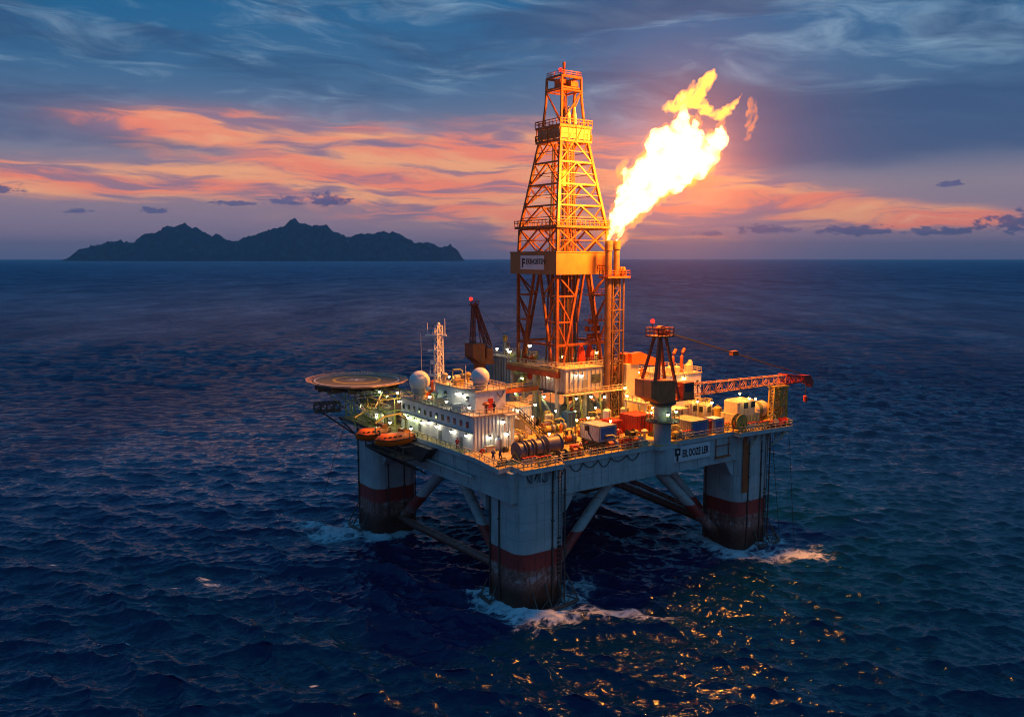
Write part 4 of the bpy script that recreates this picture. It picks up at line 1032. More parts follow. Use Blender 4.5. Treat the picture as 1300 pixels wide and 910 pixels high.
for (du, dv) in ((-.6, -2.4), (1.2, -2.2)):
    c = MB(); c.lathe((UC + du, VC + dv, 0), [(.5, 88.2), (.5, 90.2), (.25, 91.4), (.25, 92.2)], 10); part(c, 'compensator', M_CREAM, der, smooth=True)
# inside the tower: travelling block, drill string, racked pipe, ladder
c = MB(); c.bevbox((UC - 1, VC - 1, 75.6), (UC + 1, VC + 1, 79.2), .3); part(c, 'travelling_block', M_YEL, der)
for o_ in (-.5, .5):
    c = MB(); c.tube((UC + o_, VC, 79.2), (UC + o_ * 1.6, VC, 95.8), .09, n=6); part(c, 'drilling_line', M_ROPE, der)
c = MB(); c.tube((UC, VC, 37), (UC, VC, 75.6), .3, n=8); part(c, 'drill_string', M_STEELD, der)
rr = random.Random(3)
for k in range(14):
    u = UC - 5.2 + (k % 7) * .75; v = VC - 4.4 + (k // 7) * .9
    c = MB(); c.tube((u, v, 37.0), (u + .2, v + .3, 66.0 - rr.uniform(0, 4)), .17, n=6); part(c, 'racked_pipe', M_STEELD if k % 3 else M_RUSTO, der)
for k in range(10):
    a = k * .63; c = MB(); c.tube((UC + 3.6 * cos(a), VC + 3.6 * sin(a), 37), (UC + 2.2 * cos(a), VC + 2.2 * sin(a), 84.5), .15 + .05 * (k % 3), n=6); part(c, 'service_line', M_RUSTO if k % 2 else M_STEELD, der)
for k in range(6):
    c = MB(); c.tube((UC + 2.0 + (k % 3) * 1.2, VC + 4 - (k // 3) * 1.5, 37), (UC + 1.6 + (k % 3), VC + 3 - (k // 3) * 1.2, 84.5), .2, n=6); part(c, 'standpipe', M_RUSTO, der)
c = MB()
for o_ in (-.3, .3): c.bar((UC - 3 + o_, VC - 6.3, 61.5), (UC - 1.6 + o_, VC - 4.2, 84.6), .1)
for k in range(40): f = k / 39; p = Vector((UC - 3, VC - 6.3, 61.5)).lerp(Vector((UC - 1.6, VC - 4.2, 84.6)), f); c.bar(p - Vector((.3, 0, 0)), p + Vector((.3, 0, 0)), .07)
part(c, 'ladder', M_RUSTO, der)
c = MB()
for zz in (41.8, 46.5, 52):
    c.box((UC + 2, VC - 6.6, zz), (UC + 6.8, VC - 5, zz + .2)); c.rail([(UC + 2, VC - 6.8), (UC + 6.8, VC - 6.8)], zz + .2, 1.1, .06, 1.0)
part(c, 'service_platform', M_RUSTO, der)
c = MB()
for k in range(8): c.obox((UC + 3.2 + (k % 4) * 1.0, VC - 5.6 + (k // 4) * .8, 43.0 + (k % 3) * 1.6), (.9, .7, 1.2), k * .4)
part(c, 'control_cabinet', M_RUSTO, der)

# ================================================================== flare stack
fs_ = thing('flare_stack', 'pair of dark flare pipes on a slim lattice mast beside the tower', 'flare stack', (46, 24, 25))
M_FLP = paint('flare_pipe', (.20, .10, .05), .6, .3, var=.3, rust=.6)
c = MB(); c.tube((44.7, 24.0, 25), (44.7, 24.0, 63.6), .72, n=18); c.lathe((44.7, 24, 0), [(.85, 61.6), (.85, 63.7), (.7, 63.75)], 18); part(c, 'stack_pipe', M_FLP, fs_, smooth=True)
c = MB(); c.tube((47.0, 24.0, 54), (47.0, 24.0, 63.6), .66, n=18); c.lathe((47.0, 24, 0), [(.8, 61.9), (.8, 63.7), (.65, 63.75)], 18); part(c, 'stack_pipe', M_FLP, fs_, smooth=True)
c = MB(); c.truss((46.6, 24.4, 25), (46.6, 24.4, 56.0), 1.8, 2.0, 13, .14); part(c, 'lattice', M_FLP, fs_)
c = MB(); c.tube((48.6, 23.4, 25), (48.6, 23.4, 56), .22, n=8); part(c, 'riser', M_FLP, fs_, smooth=True)
for zz in (32, 38, 44.5, 49.0):
    c = MB(); c.bar((44.7, 23.6, zz), (48.6, 23.4, zz), .25); part(c, 'stay_bar', M_FLP, fs_)
c = MB(); c.box((43.4, 22.6, 55.8), (49.8, 25.6, 56.2)); gp = part(c, 'gallery', M_RUSTO, fs_)
c = MB(); c.rail([(43.5, 22.7), (49.7, 22.7), (49.7, 25.5), (43.5, 25.5)], 56.2, 1.2, .06, 1.0, closed=True); part(c, 'railing', M_DERR, gp)
for k in range(3):
    c = MB(); c.lathe((48.4 + .0, 23.2 + k * .8, 0), [(.4, 56.2), (.45, 57.6), (.2, 58.2)], 10); part(c, 'igniter_bottle', M_DERR, fs_, smooth=True)
# ================================================================== right hand pedestal crane
cr = thing('pedestal_crane', 'rust orange pedestal crane on the right deck edge with its boom laid over the deck', 'crane', (38.5, 1.0, 25))
M_PED = paint('pedestal_grey', (.33, .38, .40), .5, var=.15, rust=.3)
c = MB(); c.tube((38.5, .9, 19.0), (38.5, .9, 32.6), 1.65, n=24); ped = part(c, 'pedestal', M_PED, cr, smooth=True)
c = MB(); c.lathe((38.5, .9, 0), [(1.7, 18.8), (2.3, 19.4), (2.3, 24.3), (1.7, 25.2)], 24); part(c, 'pedestal_foot', M_PED, ped, smooth=True)
c = MB(); c.lathe((38.5, .9, 0), [(1.7, 29.2), (3.3, 29.25), (3.3, 29.45), (1.7, 29.5)], 24); pg_ = part(c, 'ring_gallery', M_STEELD, ped)
c = MB(); c.rail([(38.5 + 3.2 * cos(k * pi / 6), .9 + 3.2 * sin(k * pi / 6)) for k in range(12)], 29.45, 1.1, .05, 2, closed=True); part(c, 'railing', M_PIPEY, ped)
c = MB(); c.lathe((38.5, .9, 0), [(1.8, 32.2), (2.5, 32.6), (2.5, 33.1), (1.9, 33.2)], 24); part(c, 'slew_ring', M_STEELD, cr, smooth=True)
c = MB(); c.prism_v([(33.2, 34.4), (33.2, 37.6), (39.6, 37.2), (39.6, 33.1), (36.0, 33.1)], -1.3, 3.1); part(c, 'machinery_house', paint('crane_house_lit_orange', (.52, .15, .045), .5, var=.25, rust=.35), cr)  # brighter orange paint stands in for firelight on the house
c = MB(); c.box((39.6, -1.2, 33.1), (45.0, 2.6, 33.4)); part(c, 'turntable', M_RUSTO, cr)
c = MB(); c.bevbox((42.0, -1.1, 33.4), (44.9, .9, 36.6), .15); cb = part(c, 'operator_cab', MATS['crane_house_lit_orange'], cr)
for (lo, hi) in (((42.3, -1.13, 34.7), (44.5, -1.105, 36.2)), ((44.905, -.9, 34.4), (44.93, .7, 36.2))):
    c = MB(); c.box(lo, hi); part(c, 'window', M_GLASS, cb)
M_AFR = paint('aframe_rust', (.26, .08, .03), .55, var=.3, rust=.5)
for (a, b) in (((34.6, -.8, 37.3), (36.6, .2, 45.4)), ((34.6, 2.6, 37.3), (36.6, 1.6, 45.4)), ((41.0, -.8, 33.4), (38.2, .2, 45.4)), ((41.0, 2.6, 33.4), (38.2, 1.6, 45.4)), ((37.2, .9, 37.2), (37.4, .9, 45.4))):
    c = MB(); c.bar(a, b, .45); part(c, 'gantry_leg', M_AFR, cr)
c = MB(); c.box((35.2, -.8, 45.4), (39.4, 2.6, 45.7)); tp = part(c, 'gantry_platform', M_AFR, cr)
c = MB(); c.rail([(35.3, -.7), (39.3, -.7), (39.3, 2.5), (35.3, 2.5)], 45.7, 1.4, .07, 1.0, closed=True); part(c, 'railing', M_RUSTO, tp)
c = MB(); c.lathe((37.5, .9, 46.6), [(.9, -.5), (.9, .5)], 14, 'v'); c.obox((38.3, .9, 46.2), (1.2, 1.6, .9)); part(c, 'sheave_block', M_AFR, tp)
c = MB(); c.truss((41.6, .9, 34.6), (74.0, .9, 34.4), 1.9, 2.3, 18, .095, 1.6, 1.6); part(c, 'boom', paint('boom_orange', (.55, .26, .13), .5, var=.3, rust=.4), cr)
c = MB(); c.truss((74.0, .9, 34.4), (81.5, .9, 33.9), 2.0, 2.0, 5, .15, .9, 1.0); c.obox((82.4, .9, 33.5), (2.2, 1.1, 1.3), 0); c.prism_v([(80.6, 34.8), (82.8, 34.6), (84.0, 33.2), (83.6, 31.9), (82.6, 32.6), (81, 33.2)], .2, 1.6); part(c, 'boom_tip', paint('boom_red', (.42, .04, .03), .5, var=.3, rust=.3), cr)
for dv in (-.7, 0, .7):
    c = MB(); c.tube((38.6, .9 + dv, 46.3), (80.8, .9 + dv * .5, 34.9), .06, n=5); part(c, 'luffing_rope', M_ROPE, cr)
c = MB(); c.obox((58.2, .9, 41.0), (1.6, 1.0, .9), 0, 0); part(c, 'rope_equaliser', M_RUSTO, cr)
for (u, dv) in ((82.0, -.2), (83.2, .8)):
    c = MB(); c.tube((u, .9 + dv, 32.4), (u, .9 + dv, 29.9), .05, n=5); hk = part(c, 'hoist_rope', M_ROPE, cr)
    c = MB(); c.bevbox((u - .35, .6 + dv, 28.8), (u + .35, 1.2 + dv, 29.9), .1); part(c, 'hook', M_TARP, hk)
br = thing('boom_rest', 'yellow lattice boom rest holding up the crane boom at the right deck end', 'boom rest', (72.6, .9, 25))
c = MB(); c.truss((71.4, .9, 25), (71.9, .9, 33.0), 1.2, 2.2, 6, .18); part(c, 'post', M_YEL, br)
c = MB(); c.truss((74.0, .9, 25), (73.6, .9, 33.0), 1.2, 2.2, 6, .18); part(c, 'post', M_YEL, br)
c = MB(); c.box((71.0, -.6, 32.8), (74.6, 2.4, 33.15)); part(c, 'saddle', M_YEL, br)

# ================================================================== left rear crane
cl = thing('pedestal_crane', 'dark red pedestal crane with raised jib standing beyond the grey clad module', 'crane', (36, 60, 25))
c = MB(); c.tube((35.2, 60, 25), (35.2, 60, 35), 1.5, n=18); part(c, 'pedestal', M_RUSTO, cl, smooth=True)
c = MB(); c.prism_v([(32.2, 36.4), (32.2, 39.6), (35.6, 39.6), (35.6, 36.0), (38.4, 35.2), (38.4, 34.4), (34.6, 34.4)], 58.2, 62); part(c, 'machinery_house', M_RUSTO, cl)
c = MB(); c.bevbox((36.0, 58.0, 35.6), (38.0, 59.6, 38.4), .15); part(c, 'operator_cab', M_RUSTO, cl)
M_CRD = paint('crane_darkred', (.22, .05, .03), .55, var=.3, rust=.5)
c = MB(); c.truss((37.9, 60, 38.4), (33.8, 60, 49.2), 1.1, 1.3, 9, .12, .7, .7); part(c, 'jib', M_CRD, cl)
c = MB(); c.truss((33.2, 60, 39.6), (33.5, 60, 48.8), 1.0, .9, 8, .1, .6, .6); part(c, 'gantry', M_CRD, cl)
c = MB(); c.bar((35.6, 60, 39.5), (34.2, 60, 48.0), .2); part(c, 'stay', M_CRD, cl)
c = MB(); c.box((32.6, 59.3, 48.8), (34.6, 60.7, 49.1)); c.rail([(32.6, 59.3), (34.6, 59.3)], 49.1, .9, .06, .7); part(c, 'top_platform', M_CRD, cl)
c = MB(); c.tube((33.9, 60, 49.0), (42.4, 59.6, 41.2), .045, n=5); rp = part(c, 'tag_rope', M_ROPE, cl)
c = MB(); c.ball((42.5, 59.6, 40.4), .62, 12, 8, 1.5); part(c, 'hook_ball', M_YEL, rp, smooth=True)
def beacon(u, v, z, label):
    t_ = thing('beacon', label, 'warning light', (u, v, z), 'red warning lights')
    c = MB(); c.tube((u, v, z), (u, v, z + .9), .09, n=6); part(c, 'stem', M_STEELD, t_)
    c = MB(); c.ball((u, v, z + 1.2), .42, 10, 8); part(c, 'lens', M_BEACON, t_, smooth=True)
beacon(35.4, .9, 47.2, 'red warning light above the right crane gantry'); beacon(32.8, 60, 49.1, 'red warning light on top of the left rear crane')
beacon(UC - 2.2, VC - 1.6, 98.5, 'red warning light on the crown of the drilling tower')

# ================================================================== modules on the main deck
def module(name, label, cat, lo, hi, mat, extra=None):
    t_ = thing(name, label, cat, (lo[0], lo[1], 25.03))
    c = MB(); c.box(lo, hi); part(c, 'wall', mat, t_)
    c = MB(); c.box((lo[0] - .15, lo[1] - .15, hi[2]), (hi[0] + .15, hi[1] + .15, hi[2] + .2)); part(c, 'roof', M_CREAM, t_)
    c = MB(); c.rail([(lo[0], hi[1]), (lo[0], lo[1]), (hi[0], lo[1]), (hi[0], hi[1])], hi[2] + .2, 1.1, .05, 1.3); part(c, 'roof_railing', M_CREAM, t_)
    if lo[2] > 26:
        for (u, v) in ((lo[0] + .4, lo[1] + .4), (hi[0] - .4, lo[1] + .4), (lo[0] + .4, hi[1] - .4), (hi[0] - .4, hi[1] - .4)):
            c = MB(); c.bar((u, v, 25), (u, v, lo[2]), .45); part(c, 'post', M_STRUT, t_)
    return t_
gm = module('mud_module', 'tall grey clad module on posts left of the drilling tower', 'module', (40.0, 52.4, 30.0), (47.0, 63.0, 36.0), M_GREY)
c = MB(); c.box((39.9, 57.5, 30.1), (40.0, 57.62, 35.9)); part(c, 'panel_seam', M_STEELD, gm)
gt = thing('shaker_tower', 'green lit open steel stair tower between the grey module and the drilling tower', 'stair tower', (40, 47, 25))
c = MB()
for (u, v) in ((38.5, 46.2), (42.5, 46.2), (38.5, 51.4), (42.5, 51.4)): c.bar((u, v, 25), (u, v, 38.0), .3)
for zz in (29, 33, 37):
    c.bar((38.5, 46.2, zz), (38.5, 51.4, zz), .3); c.bar((38.5, 46.2, zz), (42.5, 46.2, zz), .3); c.bar((42.5, 46.2, zz), (42.5, 51.4, zz), .3); c.bar((38.5, 51.4, zz), (42.5, 51.4, zz), .3)
part(c, 'frame', M_PIPEY, gt)
for zz in (29, 33, 37):
    c = MB(); c.box((38.5, 46.2, zz + .15), (42.5, 51.4, zz + .28)); c.rail([(38.5, 51.4), (38.5, 46.2), (42.5, 46.2)], zz + .28, 1.1, .05, 1.2); part(c, 'landing', M_PIPEY, gt)
for k, (z0, z1) in enumerate(((25, 29.2), (29.2, 33.2), (33.2, 37.2))):
    c = MB(); a, b = ((46.6, 51), (51, 46.6))[k % 2]; c.bar((38.9, a, z0), (38.9, b, z1), .9, .2); part(c, 'stair_flight', M_STRUT, gt)
eh = module('engine_house', 'pink lit pale engine house with bent exhausts at the rear right', 'engine house', (59.7, 20.0, 25.03), (69.8, 33.0, 34.0), M_WHITE)
for (u, v) in ((62.6, 22.0), (65.6, 22.2)):
    c = MB(); c.path([(u, v, 34.2), (u, v, 37.8), (u + .25, v, 38.7), (u + .9, v, 39.6)], .38, 10); part(c, 'exhaust', M_RUSTO, eh, smooth=True)
for (u, v, r, h) in ((61.4, 21.6, .9, 1.8), (64.2, 22.4, .9, 1.6), (67.4, 21.8, .8, 2.0), (68.8, 22.6, .6, 2.6)):
    c = MB(); c.lathe((u, v, 0), [(r, 34.2), (r, 34.2 + h * .8), (r * .5, 34.2 + h)], 14); part(c, 'silencer', M_CREAM, eh, smooth=True)
c = MB(); c.box((68.2, 19.92, 31.6), (68.9, 20.0, 32.4)); part(c, 'porthole', M_GLASS, eh)
kc = thing('knuckle_crane', 'orange deck handling crane with a level arm behind the right gantry crane', 'crane', (51, 23, 25))
c = MB(); c.box((49.0, 22.5, 25.03), (52.6, 26.5, 37.2)); part(c, 'tower', M_CREAM, kc)
c = MB(); c.prism_v([(50.2, 39.4), (50.2, 37.2), (52.4, 37.0), (60.4, 35.9), (60.4, 36.9), (53.0, 39.6)], 22.2, 23.5); part(c, 'arm', M_ORANGE, kc)
c = MB(); c.bevbox((49.4, 23.4, 37.2), (51.8, 25.8, 39.4), .2); part(c, 'cab', M_RUSTO, kc)
c = MB(); c.tube((60.1, 22.8, 36), (60.1, 22.8, 34.6), .07, n=5); part(c, 'hoist_rope', M_ROPE, kc)
sh = thing('pump_shed', 'open amber lit pump shed with a flat roof behind the red containers', 'shed', (47, 13, 25))
c = MB(); c.box((45.6, 13.0, 29.8), (58.4, 19.6, 30.2)); part(c, 'roof', M_CREAM, sh)
for u in (46, 50, 54, 58):
    for v in (13.3, 19.3):
        c = MB(); c.bar((u, v, 25), (u, v, 29.8), .3); part(c, 'post', M_STRUT, sh)
c = MB(); c.rail([(45.7, 19.5), (45.7, 13.1), (58.3, 13.1), (58.3, 19.5)], 30.2, 1.1, .05, 1.2); part(c, 'roof_railing', M_CREAM, sh)
c = MB(); c.box((45.6, 12.8, 27.6), (58.4, 13.0, 27.95)); part(c, 'cross_beam', M_ORANGE, sh)
rs = thing('rear_mezzanine', 'orange lit rear mezzanine of beams and pipes between tower and engine house', 'mezzanine', (52, 28, 25))
c = MB(); c.box((52.8, 26.6, 32.8), (59.6, 40, 33.2)); part(c, 'floor', M_CREAM, rs)
c = MB(); c.rail([(52.8, 26.7), (59.6, 26.7)], 33.2, 1.1, .06, 1.2); part(c, 'handrail', M_YEL, rs)
for u in (53, 56.3, 59.4):
    c = MB(); c.bar((u, 26.8, 25), (u, 26.8, 32.8), .35); part(c, 'post', M_STRUT, rs)
for k in range(6):
    c = MB(); c.lathe((53.6 + k * .95, 27.5, 0), [(.35, 33.2), (.4, 34.2 + (k % 3) * .3), (.2, 34.6 + (k % 3) * .3)], 10); part(c, 'bottle', M_RUSTO, rs, smooth=True)

# ================================================================== containers and boxes
def container(label, lo, hi, mat, group=None, endmat=None, feet=0.0, name='cargo_container'):
    t_ = thing(name, label, 'container', (lo[0], lo[1], lo[2]), group)
    lo = (lo[0], lo[1], lo[2] + feet)
    c = MB(); b = .06
    c.box((lo[0] + b, lo[1] + b, lo[2] + .1), (hi[0] - b, hi[1] - b, hi[2] - .05)); bd = part(c, 'body', mat, t_)
    c = MB(); w = .22
    for u in (lo[0], hi[0] - w):
        for v in (lo[1], hi[1] - w): c.box((u, v, lo[2]), (u + w, v + w, hi[2]))
    for zz in (lo[2], hi[2] - w):
        for v in (lo[1], hi[1] - w): c.box((lo[0] + w, v, zz), (hi[0] - w, v + w, zz + w))
        for u in (lo[0], hi[0] - w): c.box((u, lo[1] + w, zz), (u + w, hi[1] - w, zz + w))
    part(c, 'corner_frame', M_STEEL if endmat else mat, t_)
    if endmat:
        c = MB(); c.box((lo[0] + .45, lo[1] + .02, lo[2] + .4), (hi[0] - .45, lo[1] + .055, hi[2] - .4)); part(c, 'end_door', endmat, t_)
    else:
        c = MB(); m_ = (lo[0] + hi[0]) / 2
        for dx in (-.6, -.25, .25, .6): c.bar((m_ + dx, lo[1] + .03, lo[2] + .3), (m_ + dx, lo[1] + .03, hi[2] - .3), .06)
        part(c, 'door_bar', M_STEELD, t_)
    if feet:
        c = MB()
        for k in range(4): c.box((lo[0] + .1, lo[1] + .1, lo[2] - feet + k * feet / 4), (hi[0] - .1, hi[1] - .1, lo[2] - feet + k * feet / 4 + feet / 8))
        for (u, v) in ((lo[0] + .3, lo[1] + .3), (hi[0] - .6, lo[1] + .3), (lo[0] + .3, hi[1] - .6)): c.box((u, v, lo[2] - feet), (u + .3, v + .3, lo[2]))
        part(c, 'slatted_cradle', M_STEELD, t_)
    return t_
wcon = container('white box container on a slatted cradle by the front deck edge, blue end door', (24.7, 3.2, 25.03), (28.9, 8.8, 29.3), M_WHITEC, None, M_BLUE, 1.3)
c = MB(); c.path([(24.70, 6.6, 28.6), (24.66, 6.2, 27.6), (24.70, 5.2, 26.6), (24.72, 4.6, 26.2)], .10, 6); c.obox((24.62, 6.7, 28.5), (.2, .9, .9)); part(c, 'hose', M_BLACK, wcon)
container('large red container behind the crane pedestal', (39.2, 9.0, 25.03), (43.8, 13.8, 28.8), M_REDC)
container('small red container tucked left of the large red one', (35.2, 11.2, 25.03), (37.8, 14.6, 27.9), M_REDC)
container('long container with a blue end right of the crane pedestal', (46.4, .9, 25.03), (51.4, 7.2, 28.2), M_CREAMC, None, M_BLUE)
container('small white skid box with blue door between the long container and the hose reel', (53.0, .9, 25.03), (56.0, 3.8, 28.0), M_WHITE, None, M_BLUE)
container('red panelled box beside the small white skid box', (51.8, 1.4, 25.03), (52.8, 3.6, 27.7), M_TARP)
container('blue cabinet container at mid deck under the drill floor', (32.6, 22.4, 25.03), (34.8, 24.4, 28.2), M_BLUE)
container('rust brown basket container behind the white box container', (29.6, 9.5, 25.03), (33.6, 12.2, 26.6), M_RUSTO)
container('cream container behind the long blue ended one', (48.5, 8.2, 25.03), (53.5, 12.0, 29.2), M_CREAM)
container('grey container against the corrugated cabin', (22.0, 24.6, 25.03), (26.0, 27.0, 27.6), M_STEEL)

# ================================================================== cable reels near the front edge
def reel(u0, u1, v, r, label):
    z = 25.03 + r + .25
    t_ = thing('cable_reel', label, 'cable reel', ((u0 + u1) / 2, v, 25.03), 'dark cable reels by the front deck edge')
    c = MB(); c.lathe((u0, v, z), [(r * .86, .15), (r * .86, u1 - u0 - .15)], 28, 'u'); part(c, 'wound_cable', M_REEL, t_, smooth=True)
    for u in (u0, u1 - .16):
        c = MB(); c.lathe((u, v, z), [(r, 0), (r, .16)], 28, 'u'); fl = part(c, 'flange', M_REEL, t_, smooth=True)
        c = MB(); c.lathe((u - .03, v, z), [(r * .25, 0), (r * .25, .22)], 12, 'u'); part(c, 'hub', M_STEELD, fl)
    c = MB()
    for u in (u0 - .05, u1 + .05):
        c.bar((u, v - r * .9, 25.03), (u, v, z), .22); c.bar((u, v + r * .9, 25.03), (u, v, z), .22); c.bar((u, v - r, 25.15), (u, v + r, 25.15), .22)
    part(c, 'cradle', M_YEL, t_)
reel(6.8, 8.2, 4.5, 1.6, 'leftmost dark cable reel of the four by the deck edge')
reel(8.9, 10.0, 4.7, 1.6, 'narrow dark cable reel, second of the four from the left')
reel(10.7, 12.4, 4.9, 1.6, 'dark cable reel, third of the four from the left')
reel(13.4, 16.6, 5.1, 1.7, 'longest dark cable reel, right end of the row of four')
hr = thing('hose_reel', 'big yellow hose reel standing on edge by the right deck end', 'hose reel', (59.2, -.6, 25.03))
c = MB(); c.lathe((59.2, -.9, 26.9), [(1.7, 0), (1.7, .16)], 24, 'v'); part(c, 'flange', M_YEL, hr, smooth=True)
c = MB(); c.lathe((59.2, .3, 26.9), [(1.7, 0), (1.7, .16)], 24, 'v'); part(c, 'flange', M_YEL, hr, smooth=True)
c = MB(); c.lathe((59.2, -.74, 26.9), [(1.25, 0), (1.25, 1.04)], 24, 'v'); part(c, 'hose', M_BLACK, hr, smooth=True)
c = MB(); c.bar((58, -1.1, 25.03), (59.2, -1.1, 26.9), .2); c.bar((60.4, -1.1, 25.03), (59.2, -1.1, 26.9), .2); c.bar((58, .6, 25.03), (59.2, .6, 26.9), .2); c.bar((60.4, .6, 25.03), (59.2, .6, 26.9), .2); part(c, 'stand', M_YEL, hr)

# ================================================================== heavy units at the right end
cu = thing('cement_unit', 'cream yellow cement unit with two dark windows at the right deck end', 'machine', (61, 2, 25.03))
c = MB(); c.bevbox((60.6, 1.2, 28.0), (66.0, 5.4, 30.8), .35); cb = part(c, 'cab', M_CREAM, cu)
for u in (62.2, 64.4):
    c = MB(); c.box((u, 1.15, 29.2), (u + 1.3, 1.195, 30.4)); part(c, 'window', M_GLASS, cb)
c = MB(); c.box((60.2, 1.0, 25.3), (67.0, 5.6, 28.0)); part(c, 'engine_bay', M_CREAM, cu)
c = MB(); c.lathe((61.6, .98, 27.0), [(1.0, -.1), (1.0, 0)], 18, 'v'); part(c, 'fan_grille', M_BLACK, cu)
for k in range(4):
    c = MB(); c.path([(63 + k, .9, 25.4), (63 + k, .7, 26.6), (63.4 + k, .9, 27.6)], .16, 6); part(c, 'pipe', M_PIPEY, cu, smooth=True)
tk = thing('silo_tank', 'olive and cream horizontal tank right of the cement unit', 'tank', (69, 3, 25.03))
c = MB(); c.lathe((66.8, 3.4, 28.0), [(.6, 0), (1.5, .3), (1.8, .9), (1.8, 4.0), (1.5, 4.6), (.6, 4.9)], 22, 'u'); part(c, 'shell', M_CREAM, tk, smooth=True)
c = MB(); c.lathe((66.9, 3.4, 28.0), [(1.84, 1.0), (1.84, 2.1)], 22, 'u'); part(c, 'canvas_wrap', M_GREEN, tk, smooth=True)
c = MB()
for u in (68, 70.6): c.box((u, 2.0, 25.03), (u + .4, 4.8, 27.2))
part(c, 'saddle', M_YEL, tk)
for (u, v, h, lab) in ((54.6, 8.8, 5.4, 'tall cream cab tower with a dark window behind the small white skid box'), (57.6, 7.6, 5.0, 'cream filter cab with arched hood left of the cement unit'), (45.2, 9.6, 4.4, 'cream control cab with a dark window beside the large red container')):
    t_ = thing('control_cab', lab, 'cab', (u, v, 25.03)); c = MB(); c.bevbox((u - 1.2, v - 1.2, 25.03), (u + 1.2, v + 1.2, 25 + h), .3); cb = part(c, 'wall', M_CREAM, t_)
    c = MB(); c.box((u - .6, v - 1.25, 25 + h - 1.9), (u + .6, v - 1.205, 25 + h - .7)); part(c, 'window', M_GLASS, cb)
    c = MB(); c.box((u - 1.25, v - .5, 25 + h - 1.9), (u - 1.205, v + .5, 25 + h - .7)); part(c, 'window', M_GLASS, cb)
    c = MB(); c.rail([(u - 1, v + 1), (u - 1, v - 1), (u + 1, v - 1), (u + 1, v + 1)], 25 + h, .8, .05, 1, closed=True); part(c, 'roof_rail', M_YEL, cb)

# ================================================================== small plant: one builder per kind, copies get their own labels
D0 = 25.03
def k_drum(b, l, mat, g=None):
    t_ = thing('oil_drum', l, 'drum', b, g); u, v, z = b
    c = MB(); c.lathe((u, v, z), [(.42, 0), (.42, .3), (.45, .34), (.42, .38), (.42, .68), (.45, .72), (.42, .76), (.42, 1.1)], 14); part(c, 'shell', mat, t_, smooth=True)
    c = MB(); c.lathe((u, v, z), [(.38, 1.1), (.38, 1.13)], 14); part(c, 'lid', M_STEELD, t_)
    return t_
def k_tool(b, l, mat, g=None):
    t_ = thing('tool_chest', l, 'tool chest', b, g); u, v, z = b
    c = MB(); c.box((u - .9, v - .55, z), (u + .9, v + .55, z + .9)); part(c, 'body', mat, t_)
    c = MB(); c.box((u - .95, v - .6, z + .9), (u + .95, v + .6, z + 1.1)); ld = part(c, 'lid', mat, t_)
    c = MB(); c.bar((u - .3, v - .62, z + 1.0), (u + .3, v - .62, z + 1.0), .06); part(c, 'handle', M_STEELD, ld)
    return t_
def k_pump(b, l, mat, g=None):
    t_ = thing('pump_skid', l, 'pump', b, g); u, v, z = b
    c = MB(); c.box((u - 1.5, v - .8, z), (u + 1.5, v + .8, z + .25)); part(c, 'base', M_STEELD, t_)
    c = MB(); c.lathe((u - 1.2, v, z + .95), [(.45, 0), (.6, .1), (.6, 1.2), (.45, 1.3)], 14, 'u'); part(c, 'motor', mat, t_, smooth=True)
    c = MB(); c.lathe((u + .75, v, z + .95), [(.3, -.4), (.75, -.2), (.75, .3), (.3, .45)], 14, 'u'); part(c, 'volute', M_STEEL, t_, smooth=True)
    c = MB(); c.path([(u + .8, v, z + 1.5), (u + .8, v, z + 2.2), (u + .5, v + .5, z + 2.5), (u - 1.0, v + .7, z + 2.5), (u - 1.2, v + .7, z + .3)], .15, 7); part(c, 'pipe', M_PIPEY, t_, smooth=True)
    return t_
def k_manifold(b, l, mat, g=None):
    t_ = thing('valve_manifold', l, 'valves', b, g); u, v, z = b
    c = MB(); c.tube((u - 1.6, v, z + 1.1), (u + 1.6, v, z + 1.1), .22, n=10); c.tube((u - 1.6, v, z + .5), (u + 1.6, v, z + .5), .22, n=10); part(c, 'header', mat, t_, smooth=True)
    for k in range(4):
        x = u - 1.2 + k * .8
        c = MB(); c.tube((x, v, z), (x, v, z + 1.5), .12, n=8); st = part(c, 'valve_stem', M_STEEL, t_)
        c = MB(); c.lathe((x, v, z + 1.5), [(.34, 0), (.34, .08)], 12); part(c, 'handwheel', M_RED, st)
    return t_
def k_winch(b, l, mat, g=None):
    t_ = thing('winch', l, 'winch', b, g); u, v, z = b
    c = MB(); c.box((u - 1.5, v - .8, z), (u + 1.5, v + .8, z + .2)); part(c, 'bed', M_STEELD, t_)
    c = MB(); c.lathe((u - .9, v, z + .95), [(.8, 0), (.8, .1), (.45, .12), (.45, 1.5), (.8, 1.52), (.8, 1.62)], 16, 'u'); part(c, 'drum', mat, t_, smooth=True)
    c = MB(); c.bevbox((u + .8, v - .6, z + .2), (u + 1.5, v + .6, z + 1.5), .1); part(c, 'gearbox', M_YEL, t_)
    return t_
def k_bollard(b, l, mat, g=None):
    t_ = thing('bollard', l, 'bollard', b, g); u, v, z = b
    c = MB(); c.box((u - .9, v - .4, z), (u + .9, v + .4, z + .12)); part(c, 'base', M_STEELD, t_)
    for s in (-.5, .5):
        c = MB(); c.lathe((u + s, v, z), [(.28, .12), (.28, .9), (.36, .95), (.36, 1.1)], 12); part(c, 'post', mat, t_, smooth=True)
    return t_
def k_vent(b, l, mat, g=None):
    t_ = thing('vent_cowl', l, 'vent', b, g); u, v, z = b
    c = MB(); c.tube((u, v, z), (u, v, z + 1.6), .3, n=12); part(c, 'trunk', mat, t_, smooth=True)
    c = MB(); c.lathe((u, v, z), [(.3, 1.45), (.7, 1.5), (.7, 1.75), (.3, 2.05)], 14); part(c, 'cowl', mat, t_, smooth=True)
    return t_
